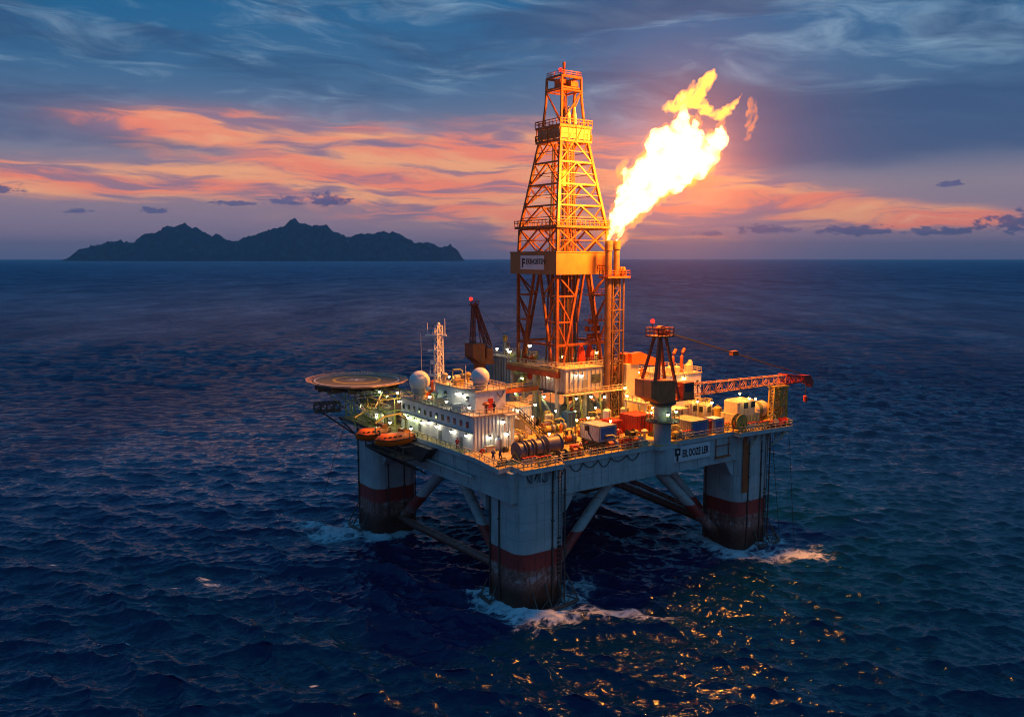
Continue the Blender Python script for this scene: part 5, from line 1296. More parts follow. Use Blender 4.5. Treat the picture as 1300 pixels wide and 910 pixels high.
def k_tank(b, l, mat, g=None, r=.9, h=3.2):
    t_ = thing('storage_tank', l, 'tank', b, g); u, v, z = b
    c = MB(); c.lathe((u, v, z), [(r * .8, 0), (r, .2), (r, h - .3), (r * .6, h), (.1, h + .12)], 18); part(c, 'shell', mat, t_, smooth=True)
    c = MB()
    for dx in (-.2, .2): c.bar((u + dx, v - r - .12, z), (u + dx, v - r - .12, z + h), .06)
    for k in range(int(h / .35)): c.bar((u - .2, v - r - .12, z + .2 + k * .35), (u + .2, v - r - .12, z + .2 + k * .35), .05)
    part(c, 'ladder', M_STEELD, t_)
    c = MB(); c.tube((u, v, z + h), (u, v, z + h + .4), .25, n=10); part(c, 'hatch', M_STEEL, t_)
    return t_
def k_rack(b, l, mat, g=None):
    t_ = thing('gas_bottle_rack', l, 'gas rack', b, g); u, v, z = b
    c = MB()
    for x in (-1.2, 1.2):
        for y in (-.5, .5): c.bar((u + x, v + y, z), (u + x, v + y, z + 2.0), .12)
    for zz in (.1, 1.2, 2.0):
        c.bar((u - 1.2, v - .5, z + zz), (u + 1.2, v - .5, z + zz), .1); c.bar((u - 1.2, v + .5, z + zz), (u + 1.2, v + .5, z + zz), .1)
    part(c, 'frame', M_YEL, t_)
    for k in range(8):
        c = MB(); c.lathe((u - .9 + (k % 4) * .6, v - .22 + (k // 4) * .45, z + .1), [(.2, 0), (.2, 1.3), (.08, 1.55), (.08, 1.75)], 10); part(c, 'gas_bottle', mat, t_, smooth=True)
    return t_
def k_basket(b, l, mat, g=None):
    t_ = thing('cargo_basket', l, 'basket', b, g); u, v, z = b
    c = MB(); c.box((u - 1.6, v - .9, z), (u + 1.6, v + .9, z + .15)); part(c, 'floor', M_STEELD, t_)
    c = MB()
    for k in range(7): x = u - 1.6 + k * 3.2 / 6; c.bar((x, v - .9, z + .1), (x, v - .9, z + 1.3), .1); c.bar((x, v + .9, z + .1), (x, v + .9, z + 1.3), .1)
    for zz in (.7, 1.3):
        c.bar((u - 1.6, v - .9, z + zz), (u + 1.6, v - .9, z + zz), .1); c.bar((u - 1.6, v + .9, z + zz), (u + 1.6, v + .9, z + zz), .1); c.bar((u - 1.6, v - .9, z + zz), (u - 1.6, v + .9, z + zz), .1); c.bar((u + 1.6, v - .9, z + zz), (u + 1.6, v + .9, z + zz), .1)
    part(c, 'cage', mat, t_)
    for k in range(3):
        c = MB(); c.lathe((u - 1.0 + k * 1.0, v, z + .15), [(.35, 0), (.4, .5), (.25, .8)], 10); part(c, 'load', (M_CREAM, M_RUSTO, M_BLACK)[k], t_, smooth=True)
    return t_
def k_coil(b, l, mat, g=None):
    t_ = thing('hose_coil', l, 'hose', b, g); u, v, z = b
    c = MB(); c.path([(u + (.9 - .01 * k) * cos(k * .45), v + (.9 - .01 * k) * sin(k * .45), z + .12 + .012 * k) for k in range(56)], .11, 6); part(c, 'hose', mat, t_, smooth=True)
    c = MB(); c.lathe((u, v, z), [(.35, 0), (.35, .5)], 10); part(c, 'spool', M_YEL, t_)
    return t_
def k_pallet(b, l, mat, g=None):
    t_ = thing('pallet_stack', l, 'pallet', b, g); u, v, z = b
    c = MB()
    for k in range(5): c.box((u - .8, v - .7 + k * .3, z + .12), (u + .8, v - .5 + k * .3, z + .18))
    for k in (-.7, 0, .6): c.box((u + k, v - .7, z), (u + k + .1, v + .7, z + .12))
    part(c, 'pallet', M_RUSTO, t_)
    c = MB()
    for zz in range(3):
        for k in range(4): c.bevbox((u - .78 + (k % 2) * .8, v - .66 + (k // 2) * .68, z + .19 + zz * .32), (u - .02 + (k % 2) * .8, v + .0 + (k // 2) * .68, z + .5 + zz * .32), .06)
    part(c, 'sack_load', mat, t_)
    return t_
# front edge and near corner
k_bollard((3.0, 3.4, D0), 'yellow double bollard on the near deck corner left of the reels', M_YEL)
k_bollard((11.8, .2, D0), 'pale double bollard on the front edge below the third reel', M_CREAM)
k_winch((14.6, 1.4, D0), 'dark winch on the front edge below the longest reel', M_STEELD)
k_winch((18.0, 1.9, D0), 'rusty winch right of the longest reel', M_RUSTO)
k_manifold((6.9, .6, D0), 'valve row on the front edge below the leftmost reel', M_CREAM)
k_manifold((9.4, -.3, D0), 'valve row on the front edge below the second reel', M_YEL)
k_coil((4.6, 5.2, D0), 'small black hose coil on the open deck left of the reels', M_BLACK)
k_coil((9.8, 12.2, D0), 'black hose coil at the foot of the corrugated cabin end', M_BLACK)
k_tool((7.4, 13.6, D0), 'pale tool chest against the corrugated cabin end', M_CREAM)
k_tank((9.6, 14.0, D0), 'squat pale tank against the corrugated cabin end', M_RADOME, None, .7, 2.2)
k_drum((13.4, 10.4, D0), 'yellow drum at the stair foot', M_YEL); k_drum((14.6, 9.6, D0), 'cream drum nearest the longest reel', M_CREAM); k_drum((15.6, 11.4, D0), 'pink lit pale drum at the stair foot', M_RADOME)
k_pump((15.6, 16.6, D0), 'cream pump skid beneath the stairway', M_CREAM); k_basket((18.4, 20.0, D0), 'pale cargo basket between stairway and corrugated cabin', M_CREAM)
k_pump((17.4, 24.4, D0), 'pale pump skid left of the corrugated cabin door', M_RADOME)
k_tank((19.4, 26.0, D0), 'white upright tank left of the corrugated cabin', M_RADOME, None, .9, 3.4)
k_basket((22.6, 1.9, D0), 'black caged cargo basket on the front edge left of the white container', M_BLACK)
k_pump((24.0, 10.8, D0), 'rusty pump skid behind the white container', M_RUSTO)
k_tool((20.6, 5.2, D0), 'red tool chest on the open deck right of the reels', M_RED)
# right of the white container
items = [(k_rack, 30.0, 1.6, M_RED, 'gas rack with red bottles on the edge right of the white container'), (k_pump, 33.0, 1.9, M_ORANGE, 'orange pump skid on the edge left of the crane pedestal'),
         (k_drum, 30.6, 4.2, M_ORANGE, 'orange drum behind the red gas rack'), (k_drum, 31.8, 4.0, M_RED, 'red drum behind the red gas rack'), (k_drum, 33.0, 4.4, M_YEL, 'yellow drum behind the orange pump skid'),
         (k_tool, 35.2, 4.2, M_BLACK, 'black tool chest left of the crane pedestal'), (k_basket, 31.6, 6.8, M_CREAM, 'cream cargo basket between the white and red containers'),
         (k_winch, 36.6, 7.6, M_BLACK, 'black winch in front of the large red container'), (k_manifold, 34.0, 9.2, M_RED, 'red valve row in front of the small red container'),
         (k_tank, 42.6, 4.6, M_CREAM, 'cream upright tank right behind the crane pedestal'), (k_pump, 43.6, 2.0, M_YEL, 'yellow pump skid right of the crane pedestal'),
         (k_coil, 35.0, 6.6, M_BLACK, 'black hose coil in front of the small red container'), (k_vent, 37.8, 5.0, M_CREAM, 'cream vent cowl behind the crane pedestal'),
         (k_pump, 44.6, 6.0, M_CREAM, 'cream pump skid left of the long blue ended container'), (k_basket, 53.0, 5.6, M_YEL, 'yellow cargo basket behind the small white skid box'),
         (k_manifold, 57.4, 2.0, M_YEL, 'yellow valve row between skid box and hose reel'), (k_rack, 56.6, 4.8, M_CREAM, 'gas rack with cream bottles left of the cement unit'),
         (k_drum, 58.4, 4.2, M_RED, 'red drum behind the hose reel'), (k_drum, 58.8, 5.4, M_YEL, 'yellow drum behind the hose reel'),
         (k_manifold, 65.4, -1.4, M_YEL, 'yellow valve row on the edge below the cement unit'), (k_pump, 68.4, -1.4, M_RUSTO, 'rusty pump skid on the edge below the olive tank'),
         (k_winch, 71.4, -1.6, M_RED, 'red winch at the extreme right deck corner'), (k_bollard, 73.2, -1.2, M_CREAM, 'pale double bollard at the extreme right deck corner'),
         (k_drum, 73.0, 4.4, M_RED, 'red drum at the right deck end beyond the boom rest'), (k_pump, 72.2, 7.6, M_CREAM, 'cream pump skid at the right deck end'),
         (k_tank, 61.0, 9.4, M_CREAM, 'cream upright tank behind the cement unit'), (k_tank, 64.0, 9.8, M_YEL, 'yellow upright tank behind the cement unit'), (k_tank, 67.4, 9.6, M_RADOME, 'white upright tank behind the olive tank'),
         (k_vent, 70.6, 9.0, M_YEL, 'yellow vent cowl behind the olive tank')]
for (k, u, v, m_, l) in items: k((u, v, D0), l, m_)
# under and in front of the drill floor
items = [(k_pump, 29.4, 20.6, M_PIPEY, 'yellow green pump skid in front of the drill floor, left end'), (k_tank, 29.0, 24.0, M_STRUT, 'pale green upright tank left of the drill floor legs'), (k_tank, 31.0, 27.0, M_PIPEY, 'yellow green upright tank left of the drill floor legs'),
         (k_manifold, 36.6, 21.8, M_PIPEY, 'yellow green valve row right of the blue cabinet'), (k_pump, 39.8, 22.4, M_STRUT, 'pale pump skid in front of the drill floor'), (k_tank, 42.2, 21.0, M_RADOME, 'white upright tank beside the flare stack foot'),
         (k_tool, 37.4, 18.4, M_STEELD, 'dark tool chest on mid deck in front of the drill floor'), (k_rack, 41.0, 17.6, M_RED, 'gas rack with red bottles on mid deck near the flare stack'), (k_drum, 30.8, 17.4, M_YEL, 'yellow drum on mid deck left of the blue cabinet'),
         (k_drum, 32.0, 16.6, M_RUSTO, 'rusty drum on mid deck left of the blue cabinet'), (k_winch, 34.6, 17.2, M_RED, 'red winch on mid deck below the blue cabinet'), (k_vent, 44.8, 16.6, M_CREAM, 'cream vent cowl left of the pump shed'),
         (k_pump, 48.4, 16.0, M_YEL, 'yellow pump skid inside the pump shed, left bay'), (k_pump, 52.4, 16.0, M_CREAM, 'cream pump skid inside the pump shed, middle bay'), (k_pump, 56.4, 16.0, M_RUSTO, 'rusty pump skid inside the pump shed, right bay'),
         (k_pallet, 36.0, 30.0, M_CREAM, 'pallet of cream sacks under the drill floor'), (k_tank, 38.6, 31.0, M_STEEL, 'grey upright tank under the drill floor'), (k_tank, 45.6, 30.0, M_STRUT, 'pale upright tank under the drill floor, right side')]
for (k, u, v, m_, l) in items: k((u, v, D0), l, m_)

# more gear crowding the deck
items = [(k_basket, 28.0, 22.2, M_RUSTO, 'rusty cargo basket in front of the pale green tanks'), (k_pump, 26.4, 20.4, M_YEL, 'yellow pump skid behind the mid deck workers'), (k_tool, 30.4, 14.8, M_RUSTO, 'rusty tool chest left of the small red container'),
         (k_drum, 33.8, 19.2, M_BLUE, 'blue drum below the blue cabinet'), (k_drum, 34.8, 19.6, M_RED, 'red drum below the blue cabinet'), (k_pallet, 38.0, 15.6, M_CREAM, 'pallet of cream sacks behind the small red container'), (k_pump, 41.0, 15.4, M_ORANGE, 'orange pump skid behind the large red container'),
         (k_winch, 39.0, 19.8, M_RUSTO, 'rusty winch in front of the flare stack foot'), (k_manifold, 44.0, 19.0, M_YEL, 'yellow valve row beside the flare stack foot'), (k_tank, 46.8, 20.6, M_CREAM, 'cream upright tank right of the flare stack foot'),
         (k_tank, 54.6, 21.0, M_YEL, 'yellow upright tank under the rear mezzanine, left'), (k_tank, 57.6, 22.6, M_CREAM, 'cream upright tank under the rear mezzanine, right'), (k_rack, 55.8, 12.0, M_YEL, 'gas rack with yellow bottles before the pump shed'),
         (k_pump, 59.4, 12.6, M_CREAM, 'cream pump skid between pump shed and engine house'), (k_tool, 62.4, 14.0, M_YEL, 'yellow tool chest before the engine house'), (k_basket, 65.6, 15.0, M_RUSTO, 'rusty cargo basket before the engine house'), (k_drum, 68.2, 14.2, M_RED, 'red drum before the engine house'), (k_drum, 69.2, 13.6, M_YEL, 'yellow drum before the engine house'),
         (k_pump, 27.0, 2.2, M_RUSTO, 'rusty pump skid below the right face of the white container'), (k_drum, 29.6, 5.8, M_CREAM, 'cream drum right of the white container'), (k_drum, 29.8, 7.0, M_YEL, 'yellow drum right of the white container'), (k_tool, 33.4, .9, M_CREAM, 'cream tool chest on the edge left of the crane pedestal'),
         (k_manifold, 45.6, -.0 + .9, M_CREAM, 'cream valve row on the edge left of the long blue ended container'), (k_coil, 41.6, 6.8, M_BLACK, 'black hose coil right of the large red container'), (k_drum, 44.4, 8.0, M_ORANGE, 'orange drum beside the cream control cab'), (k_drum, 51.9, 4.6, M_BLUE, 'blue drum between the long container and the skid box'),
         (k_manifold, 62.4, -.9, M_CREAM, 'cream valve row on the edge right of the hose reel'), (k_tool, 69.4, .6, M_YEL, 'yellow tool chest in front of the olive tank'), (k_drum, 67.2, .6, M_CREAM, 'cream drum in front of the olive tank'), (k_vent, 57.0, 9.8, M_CREAM, 'cream vent cowl behind the filter cab'),
         (k_tank, 22.8, 22.4, M_RADOME, 'white upright tank in front of the grey container'), (k_drum, 21.0, 21.0, M_CREAM, 'cream drum by the pale cargo basket'), (k_drum, 16.2, 13.0, M_BLUE, 'blue drum under the stairway foot'), (k_winch, 28.6, 28.6, M_STEELD, 'dark winch behind the pale green tanks')]
for (k, u, v, m_, l) in items: k((u, v, D0), l, m_)
for k, (u0, u1, v, l) in enumerate(((29.0, 35.0, 26.0, 'bundle of steel drill pipe lying before the drill floor'), (54.0, 60.0, 17.9, 'bundle of steel drill pipe beside the pump shed'), (19.0, 25.0, 33.0 + 4.4, 'bundle of steel drill pipe behind the corrugated cabin'))):
    t_ = thing('pipe_bundle', l, 'pipes', ((u0 + u1) / 2, v, D0))
    for j in range(7):
        c = MB(); c.tube((u0, v + (j % 4) * .42, 25.25 + (j // 4) * .4), (u1, v + (j % 4) * .42, 25.25 + (j // 4) * .4), .19, n=8); part(c, 'drill_pipe', M_RUSTO if j % 2 else M_STEEL, t_, smooth=True)
bop = thing('blowout_preventer', 'stacked steel blowout preventer hanging below the drill floor', 'well valve', (40, 29, 25))
c = MB(); c.lathe((40, 28.6, 25), [(1.2, .1), (1.2, .6), (.6, .8), (.6, 1.6), (1.3, 1.8), (1.3, 3.0), (.7, 3.2), (.7, 4.2), (1.1, 4.4), (1.1, 5.6), (.5, 5.8), (.5, 9)], 18); part(c, 'stack', M_STEEL, bop, smooth=True)
for zz in (27.4, 29.8):
    c = MB(); c.lathe((37.6, 28.6, zz), [(.5, 0), (.5, 4.8)], 12, 'u'); part(c, 'ram', M_RED, bop, smooth=True)
rr = random.Random(9)
for k, (u, v) in enumerate(((35.0, 25.6), (36.4, 25.4), (38.0, 25.0), (43.2, 24.6), (46.2, 25.8), (31.4, 30.6))):
    t_ = thing('choke_hose', ('thick yellow green hose drooping in front of the drill floor, %s' % ('leftmost', 'second from left', 'beside the blowout preventer', 'right of the blowout preventer', 'beside the flare stack foot', 'at the far left legs')[k]), 'hose', (u, v, 25))
    c = MB(); c.path([(u, v, 31.4), (u + .1, v - .3, 28.4), (u + .5, v - .5, 26.4), (u + 1.1, v - .6, 25.6), (u + 1.9, v - .6, 26.2), (u + 2.0, v - .5, 27.0)], .24, 8); part(c, 'hose', M_PIPEY, t_, smooth=True)
    c = MB(); c.tube((u, v, 31.2), (u, v, 31.9), .34, n=10); part(c, 'coupling', M_STEEL, t_)
# red canvas covers by the tower
for (u, v, z, h, r, l) in ((45.0, 30.2, 36.8, 4.6, 1.0, 'tall red canvas hood at the tower foot, right of the pair'), (41.6, 29.0, 37.1, 4.6, .9, 'tall red canvas hood at the tower foot, left of the pair'), (38.4, 43.0, 32.5, 5.2, .95, 'orange red canvas hood left of the tower by the catwalk')):
    t_ = thing('canvas_hood', l, 'canvas cover', (u, v, z)); c = MB()
    c.lathe((u, v, z), [(r, 0), (r * 1.05, h * .3), (r * .85, h * .65), (r * .35, h * .9), (.12, h)], 9); part(c, 'canvas', M_TARP, t_)
    c = MB(); c.tube((u, v, z + h), (u, v, z + h + .5), .08, n=6); part(c, 'lifting_eye', M_STEELD, t_)
# roof plant on the cabin block
items = [(k_vent, 7.0, 33.0, M_CREAM, 'cream vent cowl on the cabin roof below the mast'), (k_vent, 6.2, 27.0, M_STEEL, 'grey vent cowl on the cabin roof edge'), (k_tool, 6.4, 23.2, M_WHITE, 'white locker on the cabin roof beside the deckhouse'),
         (k_tank, 11.4, 40.4, M_ORANGE, 'orange upright tank on the cabin roof behind the largest radome'), (k_tool, 9.6, 40.8, M_RUSTO, 'rusty locker on the cabin roof behind the largest radome'), (k_pump, 11.4, 37.0, M_CREAM, 'cream pump skid on the cabin roof by the mast foot'),
         (k_tool, 6.6, 30.2, M_CREAM, 'cream locker on the cabin roof below the mast'), (k_drum, 6.0, 20.2, M_RADOME, 'white raft canister on the cabin roof, near end'), (k_drum, 6.0, 21.6, M_RADOME, 'white raft canister on the cabin roof, second from the near end'),
         (k_vent, 8.6, 16.6, M_RUSTO, 'rusty vent cowl on the near end of the cabin roof')]
for (k, u, v, m_, l) in items: k((u, v, 31.55), l, m_)
items = [(k_tool, 9.4, 27.6, M_YEL, 'yellow locker on the deckhouse roof'), (k_vent, 12.8, 29.6, M_YEL, 'bright yellow vent cowl on the deckhouse roof'), (k_vent, 8.6, 31.6, M_CREAM, 'cream vent cowl on the deckhouse roof'), (k_pump, 11.6, 31.0, M_CREAM, 'cream fan skid on the deckhouse roof')]
for (k, u, v, m_, l) in items: k((u, v, 35.4), l, m_)
items = [(k_tool, 42.0, 55.0, M_CREAM, 'cream locker on the grey module roof'), (k_vent, 43.0, 59.0, M_CREAM, 'cream vent cowl on the grey module roof'), (k_tank, 44.0, 61.4, M_STEEL, 'grey tank on the grey module roof')]
for (k, u, v, m_, l) in items: k((u, v, 36.2), l, m_)
items = [(k_vent, 48.0, 15.0, M_RUSTO, 'rusty vent cowl on the pump shed roof, left'), (k_tool, 50.8, 16.6, M_CREAM, 'cream locker on the pump shed roof'), (k_drum, 53.4, 15.4, M_YEL, 'yellow drum on the pump shed roof'), (k_pump, 55.8, 16.8, M_RUSTO, 'rusty fan skid on the pump shed roof')]
for (k, u, v, m_, l) in items: k((u, v, 30.2), l, m_)
items = [(k_tank, 46.6, 30.4, M_CREAM, 'cream tank on the drill floor at the right foot of the tower'), (k_winch, 35.6, 40.0, M_RUSTO, 'rusty drawworks winch on the drill floor, left side'), (k_tool, 47.0, 34.0, M_YEL, 'yellow locker on the drill floor, right side')]
for (k, u, v, m_, l) in items: k((u, v, 36.8), l, m_)

# ================================================================== lit lamps, those by the lifeboats added to brighten the boats
def lamp(u, v, z, label, kind='w', du=0.0, dv=0.0, r=.30):
    t_ = thing('deck_lamp', label, 'lamp', (u, v, z), 'lit floodlights on the platform')
    c = MB(); c.bar((u - du, v - dv, z), (u, v, z), .12)
    if du == 0 and dv > -.55 and not (4.5 < v - dv < 0):
        bz = 25.03
        for (a0, a1, b0, b1, top) in ((4.6, 14, 14.8, 43.2, 31.55), (7.4, 14.6, 18.4, 33.7, 35.4), (40, 47, 52.4, 63, 36.2), (33.2, 44.2, 24.2, 33.1, 37.1), (32.5, 50, 26, 44.5, 36.8), (52.8, 59.6, 26.6, 40, 33.2)):
            if a0 <= u <= a1 and b0 <= v - dv <= b1 and z > top: bz = max(bz, top)
        if z - bz < 6: c.bar((u, v - dv, bz), (u, v - dv, z), .1)
    c.lathe((u, v, z), [(.12, .34), (r * .8, .1), (r, -.02)], 10); part(c, 'housing', M_STEELD, t_)
    c = MB(); c.lathe((u, v, z), [(r * .9, -.03), (r * .85, -.2), (r * .4, -.38), (.02, -.42)], 10); part(c, 'lens', {'w': M_BULB, 'g': M_BULBG, 'a': M_BULBA}[kind], t_, smooth=True)
LAMPS = [(4.2, 30.5, 28.2, 'wall lamp fifth from the near end of the cabin side', 'w', -.6, 0), (4.2, 27.4, 28.0, 'wall lamp fourth from the near end of the cabin side', 'w', -.6, 0), (4.2, 21.8, 27.9, 'wall lamp second from the near end of the cabin side', 'w', -.6, 0), (4.2, 16.5, 28.0, 'wall lamp nearest the cabin corner', 'w', -.6, 0),
         (4.2, 36.3, 27.8, 'wall lamp on the cabin side beside the right davit', 'g', -.6, 0), (4.2, 39.0, 27.9, 'wall lamp on the cabin side between the davits', 'g', -.6, 0), (4.2, 41.2, 28.2, 'wall lamp at the far end of the cabin side', 'g', -.6, 0), (4.2, 33.4, 27.8, 'wall lamp on the cabin side above the right lifeboat', 'w', -.6, 0),
         (3.0, 49.3, 32.0, 'lamp high under the helideck edge, left', 'g', 0, -.6), (4.4, 43.8, 32.4, 'lamp high under the helideck edge, right', 'w', 0, -.6), (2.0, 48.6, 28.6, 'upper lamp of the vertical pair on the skid', 'w', 0, -.6), (2.0, 48.9, 27.3, 'lower lamp of the vertical pair on the skid', 'w', 0, -.6), (1.8, 44.6, 28.2, 'lamp at the near end of the skid', 'w', 0, -.6),
         (4.6, 43.6, 30.6, 'lamp on the far cabin corner', 'w', 0, -.6), (2.0, 56.8, 28.0, 'lamp at the far end of the skid', 'g', 0, -.6), (6.0, 52.0, 30.4, 'lamp in the middle of the skid frame', 'g', 0, -.5),
         (7.1, 22.3, 34.4, 'right lamp of the pair on the deckhouse side', 'w', -.5, 0), (7.1, 24.6, 34.4, 'left lamp of the pair on the deckhouse side', 'w', -.5, 0), (5.4, 17.3, 33.0, 'lamp on a post near the cabin roof corner', 'w', 0, -.5), (5.4, 25.5, 33.0, 'lamp on a post halfway along the cabin roof', 'w', 0, -.5), (5.4, 32.0, 33.0, 'lamp on the cabin roof edge below the mast', 'g', 0, -.5),
         (8.0, 14.3, 27.6, 'lamp low on the corrugated end, left', 'w', 0, -.6), (11.8, 14.3, 27.8, 'lamp low on the corrugated end, right', 'w', 0, -.6), (10.9, 14.3, 30.2, 'lamp at the top of the corrugated end', 'w', 0, -.6), (23.4, 27.3, 29.2, 'lamp on the top edge of the second corrugated cabin', 'w', 0, -.6),
         (40.2, 59.8, 38.0, 'left lamp above the grey module', 'w', 0, -.5), (40.2, 55.4, 38.3, 'middle lamp above the grey module', 'w', 0, -.5), (38.2, 51.6, 38.2, 'large lamp at the right end of the grey module', 'w', 0, -.5, .5), (36.0, 40.4, 40.6, 'bright lamp on the left face of the tower', 'w', 0, -.5, .42), (38.2, 46.6, 36.4, 'lamp on the stair tower, upper', 'g', 0, -.4), (38.2, 46.4, 32.4, 'lamp on the stair tower, middle', 'g', 0, -.4), (38.2, 49.4, 28.6, 'lamp on the stair tower, lower', 'g', 0, -.4),
         (32.9, 29.9, 35.2, 'lamp on the left side of the driller cabin', 'w', -.5, 0), (36.0, 23.9, 35.8, 'left lamp on the front of the driller cabin', 'w', 0, -.5), (37.7, 23.9, 35.6, 'right lamp on the front of the driller cabin', 'w', 0, -.5), (35.6, 23.2, 31.0, 'lamp under the driller cabin, left', 'w', 0, -.5), (39.6, 23.2, 31.0, 'lamp under the driller cabin, middle', 'g', 0, -.5), (43.4, 23.2, 30.6, 'lamp under the driller cabin, right', 'w', 0, -.5), (33.0, 31.0, 30.6, 'lamp under the drill floor, left', 'g', -.4, 0), (37.0, 33.5, 31.0, 'lamp deep under the drill floor', 'g', 0, -.5),
         (47.6, 21.4, 32.4, 'amber lamp right of the flare stack, upper', 'a', 0, -.5), (48.2, 21.4, 30.6, 'amber lamp right of the flare stack, lower', 'a', 0, -.5), (37.0, -1.9, 31.2, 'left lamp on the crane pedestal gallery', 'g', 0, -.5), (41.6, .4, 31.0, 'right lamp on the crane pedestal gallery', 'g', -.4, 0), (48.0, 13.4, 29.2, 'amber lamp in the pump shed, left bay', 'a', 0, -.3), (53.0, 13.4, 29.2, 'amber lamp in the pump shed, right bay', 'a', 0, -.3),
         (60.2, 18.8, 31.6, 'amber lamp on the engine house front', 'a', 0, -.8), (51.2, 11.0, 30.4, 'amber lamp above the cream container', 'a', 0, -.5), (62.6, .2, 31.6, 'amber lamp above the cement unit', 'a', 0, -.5), (30.6, 13.4, 29.0, 'amber lamp on a post left of the small red container', 'a', 0, -.4), (26.6, 25.6, 30.2, 'lamp above the grey container', 'w', 0, -.6), (57.4, 5.6, 30.4, 'amber lamp above the cream bottle rack', 'a', 0, -.4)]
LAMPS += [(0.6, 31.0, 27.4, 'added lamp on the davit platform brightening the right lifeboat', 'w', 0, -.5), (-0.6, 37.6, 27.6, 'added lamp between the two lifeboats, brightening both', 'g', 0, -.5), (-0.4, 44.0, 27.8, 'added lamp beyond the left lifeboat, brightening it', 'g', 0, -.5), (5.0, 48.0, 27.0, 'lamp low inside the skid', 'g', 0, -.4), (7.0, 45.0, 29.6, 'lamp high inside the skid', 'g', 0, -.4),  # lamps by the lifeboats are added to brighten the boats
  (41.2, 23.6, 28.4, 'small lamp low before the drill floor legs, right', 'g', 0, -.3, .2), (36.4, 24.6, 28.0, 'small lamp low before the drill floor legs, middle', 'g', 0, -.3, .2), (31.2, 24.6, 28.6, 'small lamp by the pale green tanks', 'g', 0, -.3, .2), (22.2, 20.6, 29.0, 'small lamp between stairway and corrugated cabin', 'w', 0, -.3, .2),
  (45.4, 12.0, 28.6, 'small amber lamp left of the pump shed', 'a', 0, -.3, .22), (54.6, 7.0, 30.8, 'small amber lamp on the cab tower', 'a', 0, -.3, .22), (58.0, 12.6, 29.2, 'small amber lamp right end of the pump shed', 'a', 0, -.3, .22), (66.8, 6.2, 31.4, 'small amber lamp behind the olive tank', 'a', 0, -.3, .22), (70.8, 5.2, 30.0, 'small amber lamp beside the boom rest', 'a', 0, -.3, .22),
  (64.0, 19.6, 33.4, 'small amber lamp high on the engine house', 'a', 0, -.4, .22), (56.0, 26.2, 34.6, 'small amber lamp on the rear mezzanine', 'a', 0, -.4, .22), (33.8, 10.4, 28.4, 'small amber lamp before the small red container', 'a', 0, -.3, .22), (43.0, 8.6, 29.4, 'small amber lamp over the large red container', 'a', 0, -.3, .22), (24.4, 9.4, 29.8, 'small amber lamp behind the white container', 'a', 0, -.3, .22),
  (16.6, 7.8, 28.4, 'small amber lamp on a post behind the longest reel', 'a', 0, -.3, .22), (10.0, 32.2, 36.6, 'small amber lamp on the deckhouse roof', 'a', 0, -.3, .2), (40.0, 33.6, 38.6, 'small amber lamp inside the tower foot', 'a', 0, -.3, .22), (45.4, 28.4, 39.6, 'small amber lamp at the right tower foot', 'a', 0, -.3, .22)]
for L_ in LAMPS: lamp(*L_)

